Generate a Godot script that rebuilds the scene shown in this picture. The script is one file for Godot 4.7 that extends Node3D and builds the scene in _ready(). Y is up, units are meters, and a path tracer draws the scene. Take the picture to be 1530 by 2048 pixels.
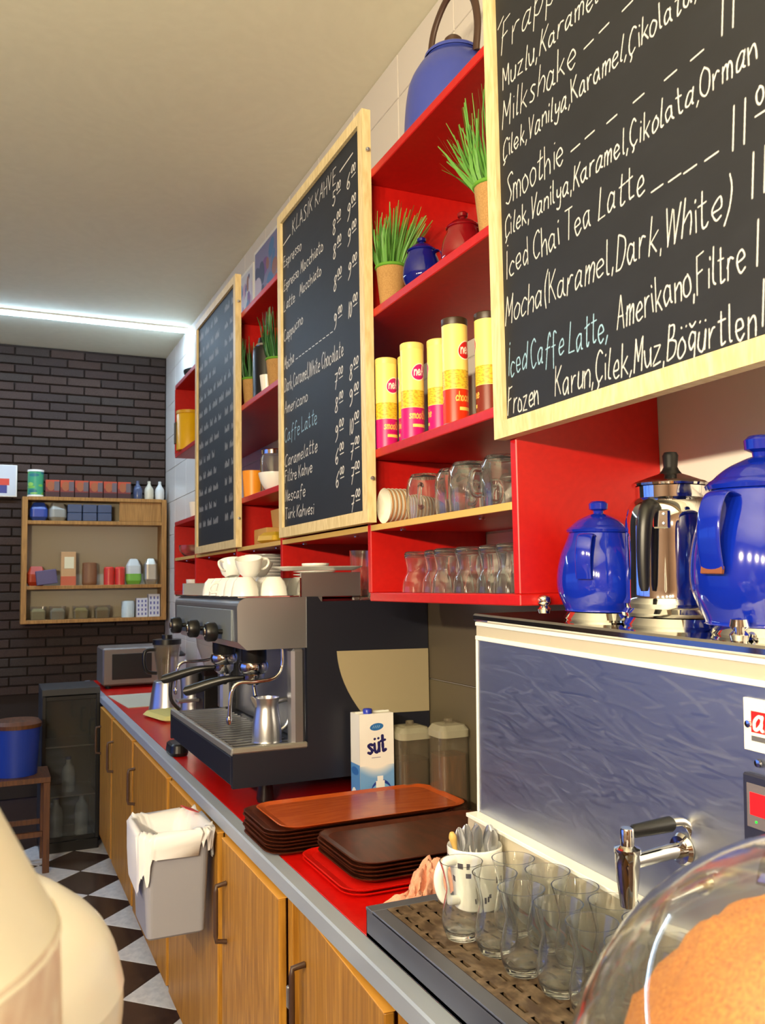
extends Node3D

const WALL_X := 1.325
const CEIL_Y := 3.53
const BACK_Z := -7.35
const COUNTER_Y := 0.92

var M := {}
var used := {}
var rng := RandomNumberGenerator.new()
var glyphs := {}

# ------------------------------------------------------------------ helpers
func numbered(called: String) -> String:
	if not used.has(called):
		used[called] = 0
		return called
	used[called] += 1
	return "%s_%03d" % [called, used[called]]

func tag(o: Node, label: String, category: String, group := "") -> Node:
	o.set_meta("label", label)
	o.set_meta("category", category)
	if group != "":
		o.set_meta("group", group)
	return o

func thing(called: String, label: String, category: String, at := Vector3.ZERO, turn := 0.0, group := "") -> Node3D:
	var o := Node3D.new()
	o.name = numbered(called)
	add_child(o)
	o.position = at
	o.rotation.y = turn
	tag(o, label, category, group)
	return o

func obj(called: String, mesh: Mesh, m: Material, parent: Node, at := Vector3.ZERO, rot := Vector3.ZERO) -> MeshInstance3D:
	var o := MeshInstance3D.new()
	o.name = called
	o.mesh = mesh
	o.material_override = m
	parent.add_child(o, true)
	o.position = at
	o.rotation = rot
	o.cast_shadow = GeometryInstance3D.SHADOW_CASTING_SETTING_ON
	return o

func solo(called: String, mesh: Mesh, m: Material, label: String, category: String, at := Vector3.ZERO, rot := Vector3.ZERO, group := "") -> MeshInstance3D:
	var o := obj(numbered(called), mesh, m, self, at, rot)
	tag(o, label, category, group)
	return o

func struct(called: String, mesh: Mesh, m: Material, at := Vector3.ZERO) -> MeshInstance3D:
	var o := obj(called, mesh, m, self, at)
	o.set_meta("kind", "structure")
	return o

func dup(root: Node3D, called: String, at: Vector3, rot := Vector3.ZERO, label := "") -> Node3D:
	var r: Node3D = root.duplicate()
	r.name = numbered(called)
	add_child(r)
	r.position = at
	r.rotation = rot
	if label != "":
		r.set_meta("label", label)
	return r

func col(r: float, g: float, b: float) -> Color:
	return Color(r / 255.0, g / 255.0, b / 255.0)

func mat(c: Color, rough := 0.6, metal := 0.0) -> StandardMaterial3D:
	var m := StandardMaterial3D.new()
	m.albedo_color = c
	m.roughness = rough
	m.metallic = metal
	return m

func glow(c: Color, e: float) -> StandardMaterial3D:
	var m := mat(c, 0.5)
	m.emission_enabled = true
	m.emission = c
	m.emission_energy_multiplier = e
	return m

# ---- mesh builders
func tri(st: SurfaceTool, a: Vector3, b: Vector3, c: Vector3, out: Vector3) -> void:
	var n := (b - a).cross(c - a)
	if n.length_squared() < 1e-18:
		return
	n = n.normalized()
	if n.dot(out) < 0:
		n = -n
		var t := b
		b = c
		c = t
	st.set_normal(n)
	st.add_vertex(a)
	st.set_normal(n)
	st.add_vertex(c)
	st.set_normal(n)
	st.add_vertex(b)

func quad(st: SurfaceTool, a: Vector3, b: Vector3, c: Vector3, d: Vector3, out: Vector3) -> void:
	tri(st, a, b, c, out)
	tri(st, a, c, d, out)

func begin() -> SurfaceTool:
	var st := SurfaceTool.new()
	st.begin(Mesh.PRIMITIVE_TRIANGLES)
	return st

func put_box(st: SurfaceTool, s: Vector3, at := Vector3.ZERO, bev := 0.002, basis := Basis.IDENTITY) -> void:
	var h := s * 0.5
	var b: float = min(bev, min(h.x, min(h.y, h.z)) * 0.5)
	var P := {}
	for sx in [-1, 1]:
		for sy in [-1, 1]:
			for sz in [-1, 1]:
				P[[sx, sy, sz, 0]] = at + basis * Vector3(sx * h.x, sy * (h.y - b), sz * (h.z - b))
				P[[sx, sy, sz, 1]] = at + basis * Vector3(sx * (h.x - b), sy * h.y, sz * (h.z - b))
				P[[sx, sy, sz, 2]] = at + basis * Vector3(sx * (h.x - b), sy * (h.y - b), sz * h.z)
	for s1 in [-1, 1]:
		quad(st, P[[s1, -1, -1, 0]], P[[s1, 1, -1, 0]], P[[s1, 1, 1, 0]], P[[s1, -1, 1, 0]], basis * Vector3(s1, 0, 0))
		quad(st, P[[-1, s1, -1, 1]], P[[1, s1, -1, 1]], P[[1, s1, 1, 1]], P[[-1, s1, 1, 1]], basis * Vector3(0, s1, 0))
		quad(st, P[[-1, -1, s1, 2]], P[[1, -1, s1, 2]], P[[1, 1, s1, 2]], P[[-1, 1, s1, 2]], basis * Vector3(0, 0, s1))
		for s2 in [-1, 1]:
			quad(st, P[[s1, s2, -1, 0]], P[[s1, s2, 1, 0]], P[[s1, s2, 1, 1]], P[[s1, s2, -1, 1]], basis * Vector3(s1, s2, 0))
			quad(st, P[[s1, -1, s2, 0]], P[[s1, 1, s2, 0]], P[[s1, 1, s2, 2]], P[[s1, -1, s2, 2]], basis * Vector3(s1, 0, s2))
			quad(st, P[[-1, s1, s2, 1]], P[[1, s1, s2, 1]], P[[1, s1, s2, 2]], P[[-1, s1, s2, 2]], basis * Vector3(0, s1, s2))
			for s3 in [-1, 1]:
				tri(st, P[[s1, s2, s3, 0]], P[[s1, s2, s3, 1]], P[[s1, s2, s3, 2]], basis * Vector3(s1, s2, s3))

func bx(x: float, y: float, z: float, bev := 0.002) -> ArrayMesh:
	var st := begin()
	put_box(st, Vector3(x, y, z), Vector3.ZERO, bev)
	return st.commit()

# box between two corners, its mesh kept in place by an offset
func span(x0: float, x1: float, y0: float, y1: float, z0: float, z1: float, bev := 0.002) -> ArrayMesh:
	var st := begin()
	put_box(st, Vector3(abs(x1 - x0), abs(y1 - y0), abs(z1 - z0)), Vector3((x0 + x1) / 2, (y0 + y1) / 2, (z0 + z1) / 2), bev)
	return st.commit()

func spline(pts: Array, n := 6) -> Array:
	var r := []
	for i in pts.size() - 1:
		var p0 = pts[max(i - 1, 0)]
		var p1 = pts[i]
		var p2 = pts[i + 1]
		var p3 = pts[min(i + 2, pts.size() - 1)]
		for k in n:
			r.append(p1.cubic_interpolate(p2, p0, p3, float(k) / n))
	r.append(pts[pts.size() - 1])
	return r

func put_lathe(st: SurfaceTool, prof: Array, segs := 32, xf := Transform3D.IDENTITY) -> void:
	var np := prof.size()
	var sn := []
	var cum := [0.0]
	for i in np - 1:
		var d: Vector2 = prof[i + 1] - prof[i]
		cum.append(cum[i] + d.length())
		sn.append(Vector2(d.y, -d.x).normalized())
	var total: float = max(cum[np - 1], 1e-6)
	for i in np - 1:
		var a: Vector2 = prof[i]
		var b: Vector2 = prof[i + 1]
		var n: Vector2 = sn[i]
		if n == Vector2.ZERO:
			continue
		var na := n
		var nb := n
		if i > 0 and sn[i - 1].dot(n) > 0.7:
			na = (sn[i - 1] + n).normalized()
		if i < np - 2 and sn[i + 1].dot(n) > 0.7:
			nb = (sn[i + 1] + n).normalized()
		for k in segs:
			var t0 := TAU * k / segs
			var t1 := TAU * (k + 1) / segs
			var c0 := Vector3(cos(t0), 0, sin(t0))
			var c1 := Vector3(cos(t1), 0, sin(t1))
			var q := [[a, na, c0, float(k) / segs, cum[i]], [a, na, c1, float(k + 1) / segs, cum[i]], [b, nb, c1, float(k + 1) / segs, cum[i + 1]], [b, nb, c0, float(k) / segs, cum[i + 1]]]
			var order := [0, 1, 2, 0, 2, 3]
			if a.x < 1e-6:
				order = [0, 2, 3]
			elif b.x < 1e-6:
				order = [0, 1, 2]
			for o in order:
				var e = q[o]
				var p: Vector2 = e[0]
				var nn: Vector2 = e[1]
				var c: Vector3 = e[2]
				st.set_normal(xf.basis * (c * nn.x + Vector3.UP * nn.y))
				st.set_uv(Vector2(1.0 - e[3], 1.0 - e[4] / total))
				st.add_vertex(xf * (c * p.x + Vector3.UP * p.y))

func lathe(prof: Array, segs := 32) -> ArrayMesh:
	var st := begin()
	put_lathe(st, prof, segs)
	return st.commit()

func V(a: float, b: float) -> Vector2:
	return Vector2(a, b)

func put_tube(st: SurfaceTool, path: Array, rads, segs := 10, flat := 1.0) -> void:
	var n := path.size()
	var rings := []
	var up := Vector3.UP
	for i in n:
		var d: Vector3 = (path[min(i + 1, n - 1)] - path[max(i - 1, 0)]).normalized()
		if abs(d.dot(up)) > 0.98:
			up = Vector3.RIGHT if abs(d.x) < 0.9 else Vector3.BACK
		var s := d.cross(up).normalized()
		up = s.cross(d).normalized()
		var r: float = rads[i] if rads is Array else rads
		var ring := []
		for k in segs:
			var t := TAU * k / segs
			var nn := s * cos(t) + up * sin(t) * flat
			ring.append([path[i] + nn * r, (s * cos(t) * flat + up * sin(t)).normalized()])
		rings.append(ring)
	for i in n - 1:
		for k in segs:
			var k2 := (k + 1) % segs
			for e in [rings[i][k], rings[i][k2], rings[i + 1][k2], rings[i][k], rings[i + 1][k2], rings[i + 1][k]]:
				st.set_normal(e[1])
				st.add_vertex(e[0])
	for e in [[0, -1], [n - 1, 1]]:
		var i: int = e[0]
		var d: Vector3 = (path[min(i + 1, n - 1)] - path[max(i - 1, 0)]).normalized() * e[1]
		for k in segs:
			tri(st, path[i], rings[i][k][0], rings[i][(k + 1) % segs][0], d)

func tube(path: Array, rads, segs := 10, flat := 1.0) -> ArrayMesh:
	var st := begin()
	put_tube(st, path, rads, segs, flat)
	return st.commit()

# polygon in local x,y extruded along z from z0 to z1
func prism(poly: Array, z0: float, z1: float) -> ArrayMesh:
	var st := begin()
	var pv := PackedVector2Array(poly)
	var ix := Geometry2D.triangulate_polygon(pv)
	for i in range(0, ix.size(), 3):
		var a := pv[ix[i]]
		var b := pv[ix[i + 1]]
		var c := pv[ix[i + 2]]
		tri(st, Vector3(a.x, a.y, z1), Vector3(b.x, b.y, z1), Vector3(c.x, c.y, z1), Vector3.BACK)
		tri(st, Vector3(a.x, a.y, z0), Vector3(b.x, b.y, z0), Vector3(c.x, c.y, z0), Vector3.FORWARD)
	var area := 0.0
	for i in pv.size():
		area += pv[i].cross(pv[(i + 1) % pv.size()])
	for i in pv.size():
		var a := pv[i]
		var b := pv[(i + 1) % pv.size()]
		var o: Vector3 = Vector3(b.y - a.y, a.x - b.x, 0) * signf(area)
		quad(st, Vector3(a.x, a.y, z0), Vector3(b.x, b.y, z0), Vector3(b.x, b.y, z1), Vector3(a.x, a.y, z1), o)
	return st.commit()

func round_rect(w: float, d: float, r: float, n := 6) -> Array:
	var pts := []
	for q in 4:
		var cx: float = (w / 2 - r) * [1, -1, -1, 1][q]
		var cz: float = (d / 2 - r) * [1, 1, -1, -1][q]
		for k in n + 1:
			var t := PI / 2 * (q + float(k) / n)
			pts.append(V(cx + r * cos(t), cz + r * sin(t)))
	return pts

# loops of (polygon inset, height) bridged into a shell, capped at both ends
func shell(w: float, d: float, r: float, rows: Array, cap0 := true, cap1 := true, n := 6) -> ArrayMesh:
	var st := begin()
	var loops := []
	for row in rows:
		var ins: float = row[0]
		var loop := []
		for p in round_rect(w - 2 * ins, d - 2 * ins, max(r - ins, 0.003), n):
			loop.append(Vector3(p.x, row[1], p.y))
		loops.append(loop)
	for i in loops.size() - 1:
		var m: int = loops[i].size()
		for k in m:
			var a: Vector3 = loops[i][k]
			var b: Vector3 = loops[i][(k + 1) % m]
			var c: Vector3 = loops[i + 1][(k + 1) % m]
			var e: Vector3 = loops[i + 1][k]
			var dr: float = rows[i + 1][0] - rows[i][0]
			var dy: float = rows[i + 1][1] - rows[i][1]
			var radial := Vector3(a.x + b.x, 0, a.z + b.z)
			var mid := (b - a).cross(Vector3.UP)
			if mid.dot(radial) < 0:
				mid = -mid
			quad(st, a, b, c, e, mid.normalized() * dy + Vector3.UP * dr)
	for e in [[0, cap0, -1.0], [loops.size() - 1, cap1, 1.0]]:
		if e[1]:
			var lp: Array = loops[e[0]]
			var cc := Vector3(0, lp[0].y, 0)
			for k in lp.size():
				tri(st, cc, lp[k], lp[(k + 1) % lp.size()], Vector3(0, e[2], 0))
	return st.commit()

# flat rectangle with UV, corners given as top-left, top-right, bottom-right, bottom-left
func card(a: Vector3, b: Vector3, c: Vector3, d: Vector3) -> ArrayMesh:
	var st := begin()
	var n := -(b - a).cross(d - a).normalized()
	var uv := [V(0, 0), V(1, 0), V(1, 1), V(0, 1)]
	var p := [a, b, c, d]
	for i in [0, 1, 2, 0, 2, 3]:
		st.set_normal(n)
		st.set_uv(uv[i])
		st.add_vertex(p[i])
	return st.commit()

# ------------------------------------------------------------------ drawing on images
class Canvas:
	var w: int
	var h: int
	var d: PackedByteArray
	func _init(W: int, H: int, c: Color) -> void:
		w = W
		h = H
		d = PackedByteArray()
		d.resize(w * h * 3)
		for i in w * h:
			d[i * 3] = int(c.r * 255)
			d[i * 3 + 1] = int(c.g * 255)
			d[i * 3 + 2] = int(c.b * 255)
	func dot(x: int, y: int, c: Color, a := 1.0) -> void:
		if x < 0 or y < 0 or x >= w or y >= h:
			return
		var i := (y * w + x) * 3
		d[i] = int(lerp(float(d[i]), c.r * 255, a))
		d[i + 1] = int(lerp(float(d[i + 1]), c.g * 255, a))
		d[i + 2] = int(lerp(float(d[i + 2]), c.b * 255, a))
	func rect(x0: float, y0: float, x1: float, y1: float, c: Color) -> void:
		for y in range(max(0, int(y0)), min(h, int(y1))):
			for x in range(max(0, int(x0)), min(w, int(x1))):
				dot(x, y, c)
	func oval(cx: float, cy: float, rx: float, ry: float, c: Color, tilt := 0.0) -> void:
		var R: float = max(rx, ry)
		for y in range(int(cy - R), int(cy + R) + 1):
			for x in range(int(cx - R), int(cx + R) + 1):
				var p := Vector2(x - cx, y - cy).rotated(tilt)
				if (p.x / rx) * (p.x / rx) + (p.y / ry) * (p.y / ry) <= 1.0:
					dot(x, y, c)
	func stroke(a: Vector2, b: Vector2, wd: float, c: Color, rng: RandomNumberGenerator, grain := 0.0) -> void:
		var L := a.distance_to(b)
		var n := int(L / max(0.6, wd * 0.35)) + 1
		var r := wd / 2
		for k in n + 1:
			var p := a.lerp(b, float(k) / n)
			for y in range(int(floor(p.y - r)), int(ceil(p.y + r)) + 1):
				for x in range(int(floor(p.x - r)), int(ceil(p.x + r)) + 1):
					var q := clampf(r + 0.5 - Vector2(x - p.x, y - p.y).length(), 0, 1)
					if q > 0:
						dot(x, y, c, q * (1.0 - grain * rng.randf()))
	func tex() -> ImageTexture:
		var im := Image.create_from_data(w, h, false, Image.FORMAT_RGB8, d)
		im.generate_mipmaps()
		return ImageTexture.create_from_image(im)

func make_glyphs() -> void:
	var O := [[2, 5, .4, 3.4, .5, 1, 2, 0, 3.8, 1.2, 3.8, 3.6, 2, 5]]
	var n := [[.4, 5, .4, 0], [.4, 3, 2.4, 5, 3.8, 3.6, 3.8, 0]]
	var u := [[.4, 5, .5, 1.2, 2, 0, 3.6, 1.6, 3.8, 5], [3.8, 5, 3.8, .2]]
	var c := [[4, 4.2, 2.3, 5, .5, 2.6, 1.8, 0.1, 4, .8]]
	var s := [[3.6, 4.4, 2, 5, .8, 4, 3.2, 1.6, 2.2, 0, .4, .6]]
	var C := [[4.6, 7.8, 3, 9, .8, 6.6, .7, 2.4, 2.4, 0, 4.8, 1.2]]
	var dots := [[.7, 7.4, .8, 7.5], [3.5, 7.4, 3.6, 7.5]]
	var ced := [[2.3, 0, 2.8, -1.1, 1.6, -2.2]]
	var I := [[1, 9, .9, 0]]
	glyphs = {
		"a": [[3.9, 4.3, 2.2, 5, .4, 3, .7, .6, 2, .3, 3.7, 2.2], [3.9, 5, 3.9, 1, 4.8, .2]],
		"b": [[.5, 9, .5, 0], [.5, 3, 2.5, 5, 4.2, 3, 3, .2, .5, .5]],
		"c": c, "ç": c + ced,
		"d": [[3.9, 4, 2, 5, .4, 2.6, 1.6, .2, 3.9, 2], [3.9, 9, 3.9, .2]],
		"e": [[.6, 2.4, 3.9, 3, 3, 5, 1, 4.2, .5, 2, 2, 0, 4.2, .9]],
		"f": [[4.2, 8, 3, 9, 1.9, 7, 1.7, -2], [.4, 4.6, 3.6, 4.9]],
		"g": [[3.9, 4.4, 2, 5, .5, 3, 2, .6, 3.9, 2.6], [3.9, 5, 3.8, -1.6, 2.2, -3, .5, -2]],
		"h": [[.5, 9, .5, 0], [.5, 3, 2.6, 5, 4, 3.5, 4, 0]],
		"i": [[.9, 5, .9, .2], [.9, 7, 1.0, 7.4]], "ı": [[.9, 5, .9, .2]],
		"k": [[.5, 9, .5, 0], [3.8, 5, .7, 2.3], [1.4, 2.8, 4, 0]],
		"l": [[.9, 9, .8, 1, 1.8, 0]],
		"m": [[.4, 5, .4, 0], [.4, 3.2, 1.8, 5, 2.7, 3.8, 2.7, 0], [2.7, 3.2, 4.1, 5, 5.1, 3.8, 5.2, 0]],
		"n": n, "o": O, "ö": O + dots,
		"p": [[.5, 5, .4, -3], [.5, 3.4, 2.6, 5, 4, 3, 2.6, .4, .6, .8]],
		"r": [[.5, 5, .5, 0], [.5, 2.8, 1.8, 4.8, 3.4, 4.8]],
		"s": s, "ş": s + ced,
		"t": [[1.6, 8.4, 1.6, 1, 2.6, 0, 3.6, .6], [.2, 5.6, 3.4, 5.9]],
		"u": u, "ü": u + dots,
		"v": [[.3, 5, 1.9, 0], [1.9, 0, 3.7, 5]],
		"w": [[.3, 5, 1.4, 0], [1.4, 0, 2.6, 4.4], [2.6, 4.4, 3.8, 0], [3.8, 0, 5, 5]],
		"y": [[.4, 5, .7, 2.2, 2, 1.6, 3.7, 3], [3.8, 5, 3.6, -1.8, 2, -3, .5, -2.2]],
		"z": [[.4, 5, 3.8, 5], [3.8, 5, .4, 0], [.4, 0, 4, .1]],
		"ğ": [[3.9, 4.4, 2, 5, .5, 3, 2, .6, 3.9, 2.6], [3.9, 5, 3.8, -1.6, 2.2, -3, .5, -2], [.9, 7.4, 2.2, 6.4, 3.6, 7.4]],
		"A": [[.3, 0, 2.6, 9], [2.6, 9, 4.8, 0], [1.2, 3.4, 4, 3.4]],
		"B": [[.6, 9, .6, 0], [.6, 9, 3.6, 8.4, 3.4, 5.6, .7, 5], [.7, 5, 4.4, 4, 4, .8, .6, 0]],
		"C": C, "Ç": C + ced,
		"D": [[.6, 9, .7, 0], [.4, 9, 4, 7.6, 4.8, 4, 3.4, .8, .6, 0]],
		"E": [[4, 9, .6, 9], [.6, 9, .6, 0], [.6, 0, 4.2, 0], [.6, 4.6, 3.4, 4.8]],
		"F": [[4.2, 9.2, .7, 8.8], [.7, 9, .4, -.6], [.5, 4.6, 3.2, 5]],
		"H": [[.5, 9, .5, 0], [4.4, 9, 4.4, 0], [.5, 4.5, 4.4, 4.8]],
		"I": I, "İ": I + [[1, 10.6, 1.1, 11]],
		"K": [[.6, 9, .6, 0], [4.6, 9, .7, 4], [1.6, 5, 4.8, 0]],
		"L": [[.9, 9, .6, .2], [.6, .2, 4.4, .3]],
		"M": [[.4, 0, .8, 8.8], [.8, 8.8, 2.7, 3], [2.7, 3, 4.8, 9], [4.8, 9, 5, 0]],
		"N": [[.5, 0, .5, 9], [.5, 9, 4.4, 0], [4.4, 0, 4.4, 9]],
		"O": [[2.8, 9, .6, 7, .5, 2.4, 2.4, 0, 4.8, 2, 5, 6.6, 2.8, 9]],
		"S": [[4.4, 7.8, 2.8, 9, .9, 7.4, 2.6, 4.8, 4.2, 2.6, 2.8, 0, .4, .8]],
		"T": [[.2, 9, 4.8, 9.2], [2.5, 9, 2.4, 0]],
		"V": [[.3, 9, 2.4, 0], [2.4, 0, 4.8, 9]],
		"W": [[.3, 9, 1.6, 0], [1.6, 0, 3.2, 8], [3.2, 8, 4.8, 0], [4.8, 0, 6.4, 9]],
		"0": [[2, 8, .5, 5.6, .6, 1.8, 2, 0, 3.6, 2.4, 3.5, 6.4, 2, 8]],
		"1": [[1.2, 8.6, .7, 0]],
		"5": [[3.8, 8, 1, 8], [1, 8, .8, 4.8], [.8, 4.8, 3, 4.8, 3.6, 2, 1.8, 0, .4, .8]],
		"6": [[3.4, 8.6, 1, 5, .6, 1.6, 2.2, 0, 3.6, 1.8, 2.4, 3.8, .8, 2.6]],
		"7": [[.4, 8.2, 3.9, 8.2], [3.9, 8.2, 1.8, -.6], [1, 3.8, 3.6, 4.2]],
		"8": [[3.4, 7.2, 2, 8.4, .7, 6.6, 3.4, 2, 2, 0, .6, 1.8, 3.4, 7.2]],
		"9": [[3.4, 7, 2, 8.4, .6, 6.4, 2, 4.6, 3.4, 7], [3.5, 7.2, 3, 2, 1, -.6]],
		",": [[1, .4, .4, -1.6]], ".": [[.6, 0, .8, .2]],
		"(": [[2, 9.6, .7, 6, .8, 2, 2, -1.4]], ")": [[.6, 9.6, 2, 6, 1.9, 2, .5, -1.4]],
		"-": [[.4, 3, 4.6, 3.3]],
	}

func glyph_width(ch: String) -> float:
	if ch == " ":
		return 2.6
	if not glyphs.has(ch):
		return 4.0
	var w := 0.0
	for s in glyphs[ch]:
		for i in range(0, s.size(), 2):
			w = max(w, float(s[i]))
	return w + 1.3

# writes text from one baseline point to another; size = pixels per grid unit in height (0 = same as width)
func write(cv: Canvas, text: String, a: Vector2, b: Vector2, size: float, wd: float, c: Color, grain := 0.45, wob := 0.18) -> void:
	var total := 0.0
	for ch in text:
		total += glyph_width(ch)
	var ax := (b - a) / total
	var ay := Vector2(ax.y, -ax.x).normalized() * size
	var x := 0.0
	for ch in text:
		if glyphs.has(ch):
			var jy := rng.randf_range(-wob, wob) * 1.6
			var js := rng.randf_range(-wob, wob) * 0.4 + 0.12
			for s in glyphs[ch]:
				var pts := []
				for i in range(0, s.size(), 2):
					var gx: float = s[i] + rng.randf_range(-wob, wob)
					var gy: float = s[i + 1] + rng.randf_range(-wob, wob) + jy
					pts.append(a + ax * (x + gx + gy * js) + ay * gy)
				if pts.size() > 2:
					pts = spline(pts, 5)
				for i in pts.size() - 1:
					cv.stroke(pts[i], pts[i + 1], wd * rng.randf_range(0.85, 1.15), c, rng, grain)
		x += glyph_width(ch)

# ------------------------------------------------------------------ textures
func noise(seed_: int, freq: float) -> FastNoiseLite:
	var f := FastNoiseLite.new()
	f.seed = seed_
	f.frequency = freq
	f.fractal_octaves = 3
	return f

func grain_tex(c0: Color, c1: Color, along: float, across: float, seed_: int, size := 256, pores := 0.25) -> ImageTexture:
	var f := noise(seed_, 1.0)
	var g := noise(seed_ + 7, 1.0)
	var im := Image.create(size, size, true, Image.FORMAT_RGB8)
	for y in size:
		for x in size:
			# wrapped on a torus so that repeats meet
			var u := TAU * x / size
			var v := TAU * y / size
			var p := Vector3(cos(u) * across + 3.1 * sin(v) * along * 0.3, sin(u) * across, cos(v) * along)
			var t := f.get_noise_3d(p.x, p.y, p.z + sin(v) * along) * 0.5 + 0.5
			var q := g.get_noise_3d(cos(u) * across * 5.0, sin(u) * across * 5.0, cos(v) * along * 1.3 + sin(v) * along * 2.0)
			t = clampf((t - 0.5) * 1.8 + 0.5 + q * pores, 0, 1)
			im.set_pixel(x, y, c0.lerp(c1, t))
	im.generate_mipmaps()
	return ImageTexture.create_from_image(im)

func tri_mat(t: Texture2D, rough: float, scale: Vector3, metal := 0.0) -> StandardMaterial3D:
	var m := mat(Color.WHITE, rough, metal)
	m.albedo_texture = t
	m.uv1_triplanar = true
	m.uv1_scale = scale
	return m

func print_mat(t: Texture2D, rough := 0.5) -> StandardMaterial3D:
	var m := mat(Color.WHITE, rough)
	m.albedo_texture = t
	return m

func glass_mat(c: Color, rough := 0.02) -> StandardMaterial3D:
	var m := mat(c, rough)
	m.transparency = BaseMaterial3D.TRANSPARENCY_ALPHA
	m.refraction_enabled = true
	m.refraction_scale = 0.05
	return m

func pane_mat(c: Color, a: float, rough := 0.05) -> StandardMaterial3D:
	var m := mat(Color(c.r, c.g, c.b, a), rough)
	m.transparency = BaseMaterial3D.TRANSPARENCY_ALPHA
	return m

func make_materials() -> void:
	M.plaster = tri_mat(grain_tex(col(232, 232, 208), col(236, 236, 212), 3.0, 3.0, 3, 128), 0.9, Vector3(0.7, 0.7, 0.7))
	M.tile = mat(col(224, 218, 210), 0.22)
	M.grout = mat(col(206, 200, 192), 0.85)
	M.red = tri_mat(grain_tex(col(178, 14, 9), col(188, 19, 12), 4.0, 4.0, 5, 128), 0.42, Vector3(2, 2, 2))
	M.counter_red = tri_mat(grain_tex(col(196, 12, 8), col(206, 18, 11), 4.0, 4.0, 6, 128), 0.3, Vector3(2, 2, 2))
	M.pine = tri_mat(grain_tex(col(208, 186, 134), col(230, 212, 166), 0.8, 5.0, 11), 0.5, Vector3(2.2, 2.2, 2.2))
	M.edge_wood = mat(col(206, 170, 96), 0.5)
	M.oak = tri_mat(grain_tex(col(152, 102, 34), col(196, 142, 56), 0.7, 7.0, 21), 0.4, Vector3(1.6, 1.1, 1.6))
	M.oak_edge = mat(col(222, 160, 66), 0.4)
	M.shelf_oak = tri_mat(grain_tex(col(140, 98, 46), col(176, 128, 66), 0.7, 6.0, 23), 0.5, Vector3(1.6, 1.1, 1.6))
	M.backing = mat(col(176, 168, 148), 0.8)
	M.dark_oak = tri_mat(grain_tex(col(70, 40, 20), col(104, 62, 32), 0.7, 6.0, 25), 0.5, Vector3(1.6, 1.1, 1.6))
	M.panelling = tri_mat(grain_tex(col(84, 62, 48), col(112, 84, 64), 0.7, 5.0, 27), 0.6, Vector3(1.2, 0.8, 1.2))
	M.alu = mat(col(168, 178, 194), 0.45, 0.25)
	M.steel = mat(col(198, 200, 204), 0.3, 0.92)
	M.satin = mat(col(176, 174, 166), 0.45, 0.8)
	M.chrome = mat(col(225, 225, 225), 0.05, 1.0)
	M.cream = mat(col(186, 178, 160), 0.5)
	M.white_trim = mat(col(236, 236, 230), 0.35)
	M.black = mat(col(20, 20, 22), 0.35)
	M.navy = mat(col(24, 26, 38), 0.42)
	M.rubber = mat(col(14, 14, 15), 0.75)
	M.white = mat(col(236, 236, 232), 0.18)
	M.paper = mat(col(232, 228, 216), 0.8)
	M.blue = mat(col(12, 38, 160), 0.1)
	M.blue.clearcoat_enabled = true
	M.blue.clearcoat = 0.8
	M.blue.clearcoat_roughness = 0.04
	M.blue_matt = mat(col(58, 72, 160), 0.28)
	M.blue_dark = mat(col(16, 22, 110), 0.08)
	M.maroon = mat(col(122, 14, 22), 0.08)
	M.brown_plastic = mat(col(70, 48, 36), 0.45)
	M.rust = mat(col(120, 66, 40), 0.85)
	M.tray_brown = tri_mat(grain_tex(col(66, 29, 18), col(90, 42, 25), 0.8, 6.0, 31), 0.34, Vector3(1.1, 2.0, 2.0))
	M.tray_orange = tri_mat(grain_tex(col(168, 72, 26), col(188, 88, 34), 6.0, 0.8, 33, 256, 0.1), 0.2, Vector3(2.0, 2.0, 1.2))
	M.tray_rim = mat(col(186, 82, 28), 0.25)
	M.tray_red = mat(col(214, 22, 14), 0.35)
	M.towel = tri_mat(grain_tex(col(214, 146, 120), col(236, 180, 154), 9.0, 9.0, 35, 128), 0.95, Vector3(9, 9, 9))
	M.leaf = mat(col(92, 148, 62), 0.5)
	M.leaf.backlight_enabled = true
	M.leaf.backlight = col(30, 60, 20)
	M.leaf_dark = mat(col(50, 104, 50), 0.5)
	M.moss = mat(col(92, 150, 40), 0.8)
	M.burlap = tri_mat(grain_tex(col(140, 104, 58), col(196, 156, 98), 9.0, 9.0, 37, 128), 0.9, Vector3(10, 10, 10))
	M.glass = glass_mat(Color(0.985, 0.995, 0.99, 0.02))
	M.pane = pane_mat(col(210, 225, 225), 0.12)
	M.smoke = pane_mat(col(120, 110, 90), 0.35)
	M.bin = mat(col(146, 147, 160), 0.5)
	M.bag = mat(col(228, 228, 234), 0.55)
	M.bag.backlight_enabled = true
	M.bag.backlight = col(60, 60, 64)
	M.floor_white = tri_mat(grain_tex(col(196, 200, 208), col(220, 222, 226), 2.0, 2.0, 41, 128), 0.25, Vector3(2, 2, 2))
	M.floor_dark = tri_mat(grain_tex(col(52, 38, 34), col(72, 54, 46), 2.0, 2.0, 43, 128), 0.25, Vector3(2, 2, 2))
	M.mortar = mat(col(40, 31, 27), 0.9)
	M.coffee = mat(col(40, 24, 16), 0.9)
	M.tray_grate = tri_mat(grain_tex(col(84, 66, 50), col(140, 120, 96), 1.6, 1.6, 45, 256), 0.45, Vector3(3, 3, 3), 0.35)
	M.tray_frame = mat(col(112, 116, 130), 0.42, 0.6)
	M.slot = mat(col(26, 20, 18), 0.8)

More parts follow.
